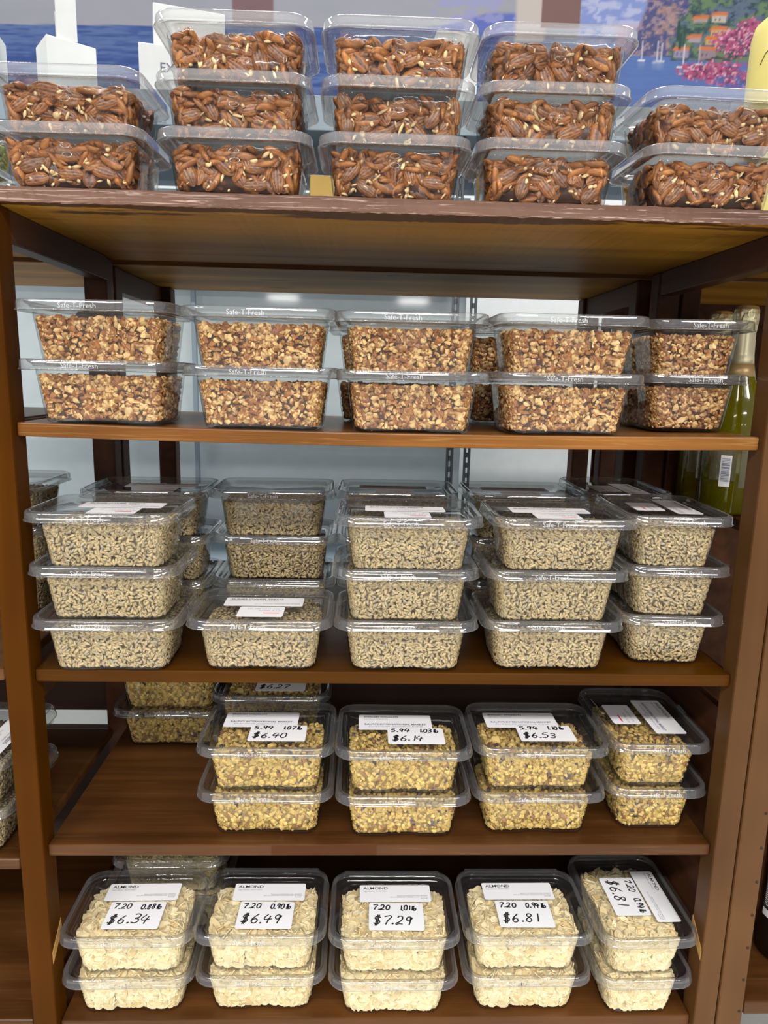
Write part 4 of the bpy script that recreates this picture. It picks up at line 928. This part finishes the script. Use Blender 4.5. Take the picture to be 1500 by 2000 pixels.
def curved(name, r, z0, z1, a0, a1, mat, n=14):
    V = []; F = []
    for i in range(n + 1):
        a = a0 + (a1 - a0) * i / n
        for z in (z0, z1): V.append((r * math.cos(a), r * math.sin(a), z))
    for i in range(n): F.append((2 * i, 2 * i + 2, 2 * i + 3, 2 * i + 1))
    return mesh_np(name, np.array(V), np.array(F), mat)
def bars(name, r, zc, ac, wa, h, rnd, mat, n=22, horiz=True):
    V = []; F = []; z = zc - h / 2
    while z < zc + h / 2:
        t = rnd.uniform(0.0005, 0.0014); k = len(V)
        for i in range(5):
            a = ac - wa / 2 + wa * i / 4
            V += [(r * math.cos(a), r * math.sin(a), z), (r * math.cos(a), r * math.sin(a), z + t)]
        for i in range(4): F.append((k + 2 * i, k + 2 * i + 2, k + 2 * i + 3, k + 2 * i + 1))
        z += t + rnd.uniform(0.0006, 0.0014)
    return mesh_np(name, np.array(V), np.array(F), mat, smooth=False)
def sparkling(x, y, z, label, seed):
    b = thing('sparkling_wine_bottle', label, 'bottle', (x, y, zz(z) + 0.0006), 0.0, 'gold foil bottles in the right unit'); R = 0.044
    V, F = lathe([(0.030, 0.004), (0.038, 0.0), (R, 0.006), (R, 0.13), (R * 0.97, 0.150), (R * 0.80, 0.182), (0.022, 0.215), (0.0165, 0.245), (0.0150, 0.290), (0.0150, 0.296)], 30); obj('glass', mesh_np('glass', V, F, M_GREEN), b)
    V, F = lathe([(0.0190, 0.232), (0.0176, 0.246), (0.0163, 0.286), (0.0160, 0.294), (0.0140, 0.296)], 30); obj('neck_capsule', mesh_np('neck_capsule', V, F, M_CAPS), b)
    V, F = lathe([(0.0222, 0.213), (0.0226, 0.2135), (0.0190, 0.2325), (0.0186, 0.2325)], 30); obj('neck_band', mesh_np('neck_band', V, F, M_BAND), b)
    rs = np.random.RandomState(seed); V, F = lathe([(0.0158, 0.278), (0.0170, 0.283), (0.0178, 0.290), (0.0182, 0.298), (0.0184, 0.306), (0.0178, 0.313), (0.0150, 0.3180), (0.008, 0.3195)], 36); V = V * (1 + rs.uniform(-0.035, 0.035, (len(V), 1)) * np.array([1, 1, 0])); obj('foil_cap', mesh_np('foil_cap', V, F, M_FOIL, smooth=False), b)
    l = obj('label', curved('label', R + 0.0006, 0.055, 0.125, math.radians(205), math.radians(255), M_CLEARLAB), b)
    wp = curved('barcode_patch', R + 0.0010, 0.046, 0.094, math.radians(226), math.radians(246), M_PAPER); obj('barcode_patch', wp, l)
    obj('barcode', bars('barcode', R + 0.0013, 0.072, math.radians(236), math.radians(15), 0.036, random.Random(seed), M_GREY), l)
    fl = obj('label', curved('label', R + 0.0006, 0.045, 0.115, math.radians(262), math.radians(330), M_CLEARLAB), b)
sparkling(1.003, 0.235, -0.196, 'green sparkling wine bottle with gold foil, nearer of two in the right unit', 3)
sparkling(1.010, 0.326, -0.196, 'green sparkling wine bottle with gold foil, farther back and half hidden', 8)
def wine(x, y, z, label, fl):
    b = thing('wine_bottle', label, 'bottle', (x, y, zz(z) + 0.0006), 0.0); R = 0.041
    V, F = lathe([(0.030, 0.004), (0.037, 0.0), (R, 0.005), (R, 0.19), (R * 0.95, 0.205), (R * 0.62, 0.228), (0.0155, 0.245), (0.0145, 0.305), (0.0160, 0.307), (0.0160, 0.318), (0.012, 0.320)], 32); obj('glass', mesh_np('glass', V, F, M_BLACK), b)
    if fl:
        l = obj('label', curved('label', R + 0.0006, 0.070, 0.170, math.radians(180), math.radians(300), M_INKLAB), b)
        w = obj('white_strip', curved('white_strip', R + 0.0010, 0.070, 0.082, math.radians(180), math.radians(300), M_PAPER), l)
        V = []; F = []; rnd = random.Random(2)
        for ln in range(22):
            z0 = 0.160 - ln * 0.0034; a = math.radians(184)
            while a < math.radians(296):
                wd = rnd.uniform(0.03, 0.14); k = len(V)
                for i in range(4):
                    aa = a + wd * i / 3
                    V += [((R + .0011) * math.cos(aa), (R + .0011) * math.sin(aa), z0), ((R + .0011) * math.cos(aa), (R + .0011) * math.sin(aa), z0 + 0.0018)]
                for i in range(3): F.append((k + 2 * i, k + 2 * i + 2, k + 2 * i + 3, k + 2 * i + 1))
                a += wd + 0.025
        obj('small_print', mesh_np('small_print', np.array(V), np.array(F), M_PAPER, smooth=False), l)
        bc = []; F = []
        a = math.radians(205)
        while a < math.radians(235):
            wd = rnd.uniform(0.006, 0.018); k = len(bc); bc += [((R + .0014) * math.cos(q), (R + .0014) * math.sin(q), zq) for q in (a, a + wd) for zq in (0.072, 0.081)]; F.append((k, k + 2, k + 3, k + 1)); a += wd + 0.012
        obj('barcode', mesh_np('barcode', np.array(bc), np.array(F), M_INK, smooth=False), l)
M_INKLAB = plain('charcoal_label', (0.03, 0.032, 0.036), 0.5)
wine(1.1055, 0.095, -0.882, 'black wine bottle with white printed label at the right edge of the picture', True)
wine(1.036, 0.15, -0.54, 'dark wine bottle glimpsed behind the right end sunflower stack', False)
# yellow patterned bottle standing on the rear top board at the right
yb = thing('yellow_vase', 'pale yellow rounded vase with a thin twig pattern at the upper right edge', 'vase', (1.225, 0.60, zz(0.2006)), 0.0)
V, F = lathe([(0.05, 0.0), (0.066, 0.003), (0.070, 0.02), (0.072, 0.40), (0.071, 0.455), (0.066, 0.475), (0.052, 0.487), (0.03, 0.490)], 40); obj('vase_body', mesh_np('vase_body', V, F, plain('pale_yellow_glaze', (0.86, 0.74, 0.22), 0.35)), yb)
c = bpy.data.curves.new('twig', 'CURVE'); c.dimensions = '3D'; c.bevel_depth = 0.0007; sp = c.splines.new('POLY'); pts = [(198, 0.395), (206, 0.412), (213, 0.418), (222, 0.432), (231, 0.43), (243, 0.447), (256, 0.45)]; sp.points.add(len(pts) - 1)
for p, (a, z) in zip(sp.points, pts): p.co = (0.0722 * math.cos(math.radians(a)), 0.0722 * math.sin(math.radians(a)), z, 1)
o = bpy.data.objects.new('t', c); COL.objects.link(o); bpy.context.view_layer.update(); me = bpy.data.meshes.new_from_object(o.evaluated_get(bpy.context.evaluated_depsgraph_get())); bpy.data.objects.remove(o); me.materials.append(M_INK); obj('twig_pattern', me, yb)

# ------------------------------------------------------------------ white boxes on the gondola
def wbox(x0, w, d, h, z, y, rz, label, txt=None):
    o = thing('white_box', label, 'box', (x0, y, z), rz, 'white boxes on the metal shelving')
    box('carton', (0, w, 0, d, 0, h), M_WHITEBOX, o, bev=0.001)
    box('flap', (0.0015, w - 0.0015, 0.0015, d * 0.985, h, h + 0.0015), M_WHITEBOX, o, bev=0)
    if txt:
        e = obj('lettering', text_mesh('lettering', txt, 0.034, M_GREY, ext=0.0002), o, (0.055, -0.0006, h * 0.5)); e.rotation_euler = (math.pi / 2, 0, 0)
    return o
ZT = zz(0.7652)
wbox(-0.86, 0.22, 0.2, 0.203, ZT, 1.32, math.radians(10), 'white carton at the far left edge, lowest of the row')
wbox(-0.470, 0.135, 0.11, 0.150, ZT, 1.34, math.radians(37), 'white carton under the two slim ones, left of centre')
wbox(-0.450, 0.052, 0.05, 0.30, ZT + 0.152, 1.37, math.radians(24), 'tall slim white carton standing upright on another, at the upper left')
wbox(-0.482, 0.035, 0.05, 0.10, ZT + 0.152, 1.44, math.radians(20), 'small greyish carton leaning by the tall slim one')
wbox(-0.215, 0.20, 0.15, 0.135, ZT, 1.33, math.radians(12), 'white carton with letters seen between first and second pecan stacks', 'EX')
wbox(-0.190, 0.20, 0.13, 0.13, ZT + 0.137, 1.40, math.radians(16), 'white carton peeping out above the second pecan stack')
wbox(0.615, 0.12, 0.12, 0.20, ZT, 1.34, math.radians(4), 'wide white carton hidden behind the third pecan stack')
# things on the gondola's middle deck, glimpsed between the pecan tubs
yc = thing('yellow_carton', 'yellow carton glimpsed between the second and third pecan stacks', 'box', (0.255, 1.42, zz(0.3552)), 0.1)
box('carton', (0, 0.11, 0, 0.08, 0, 0.24), plain('yellow_card', (0.85, 0.55, 0.13), 0.6), yc); box('flap', (0.002, 0.108, 0.002, 0.078, 0.24, 0.2412), M_WHITEBOX, yc, bev=0)
dc = thing('dark_carton', 'dark teal carton glimpsed between the first and second pecan stacks', 'box', (-0.26, 1.42, zz(0.3552)), 0.0)
box('carton', (0, 0.20, 0, 0.1, 0, 0.17), plain('dark_teal_card', (0.02, 0.05, 0.06), 0.5), dc); box('flap', (0.002, 0.198, 0.002, 0.098, 0.17, 0.1712), M_METAL, dc, bev=0)
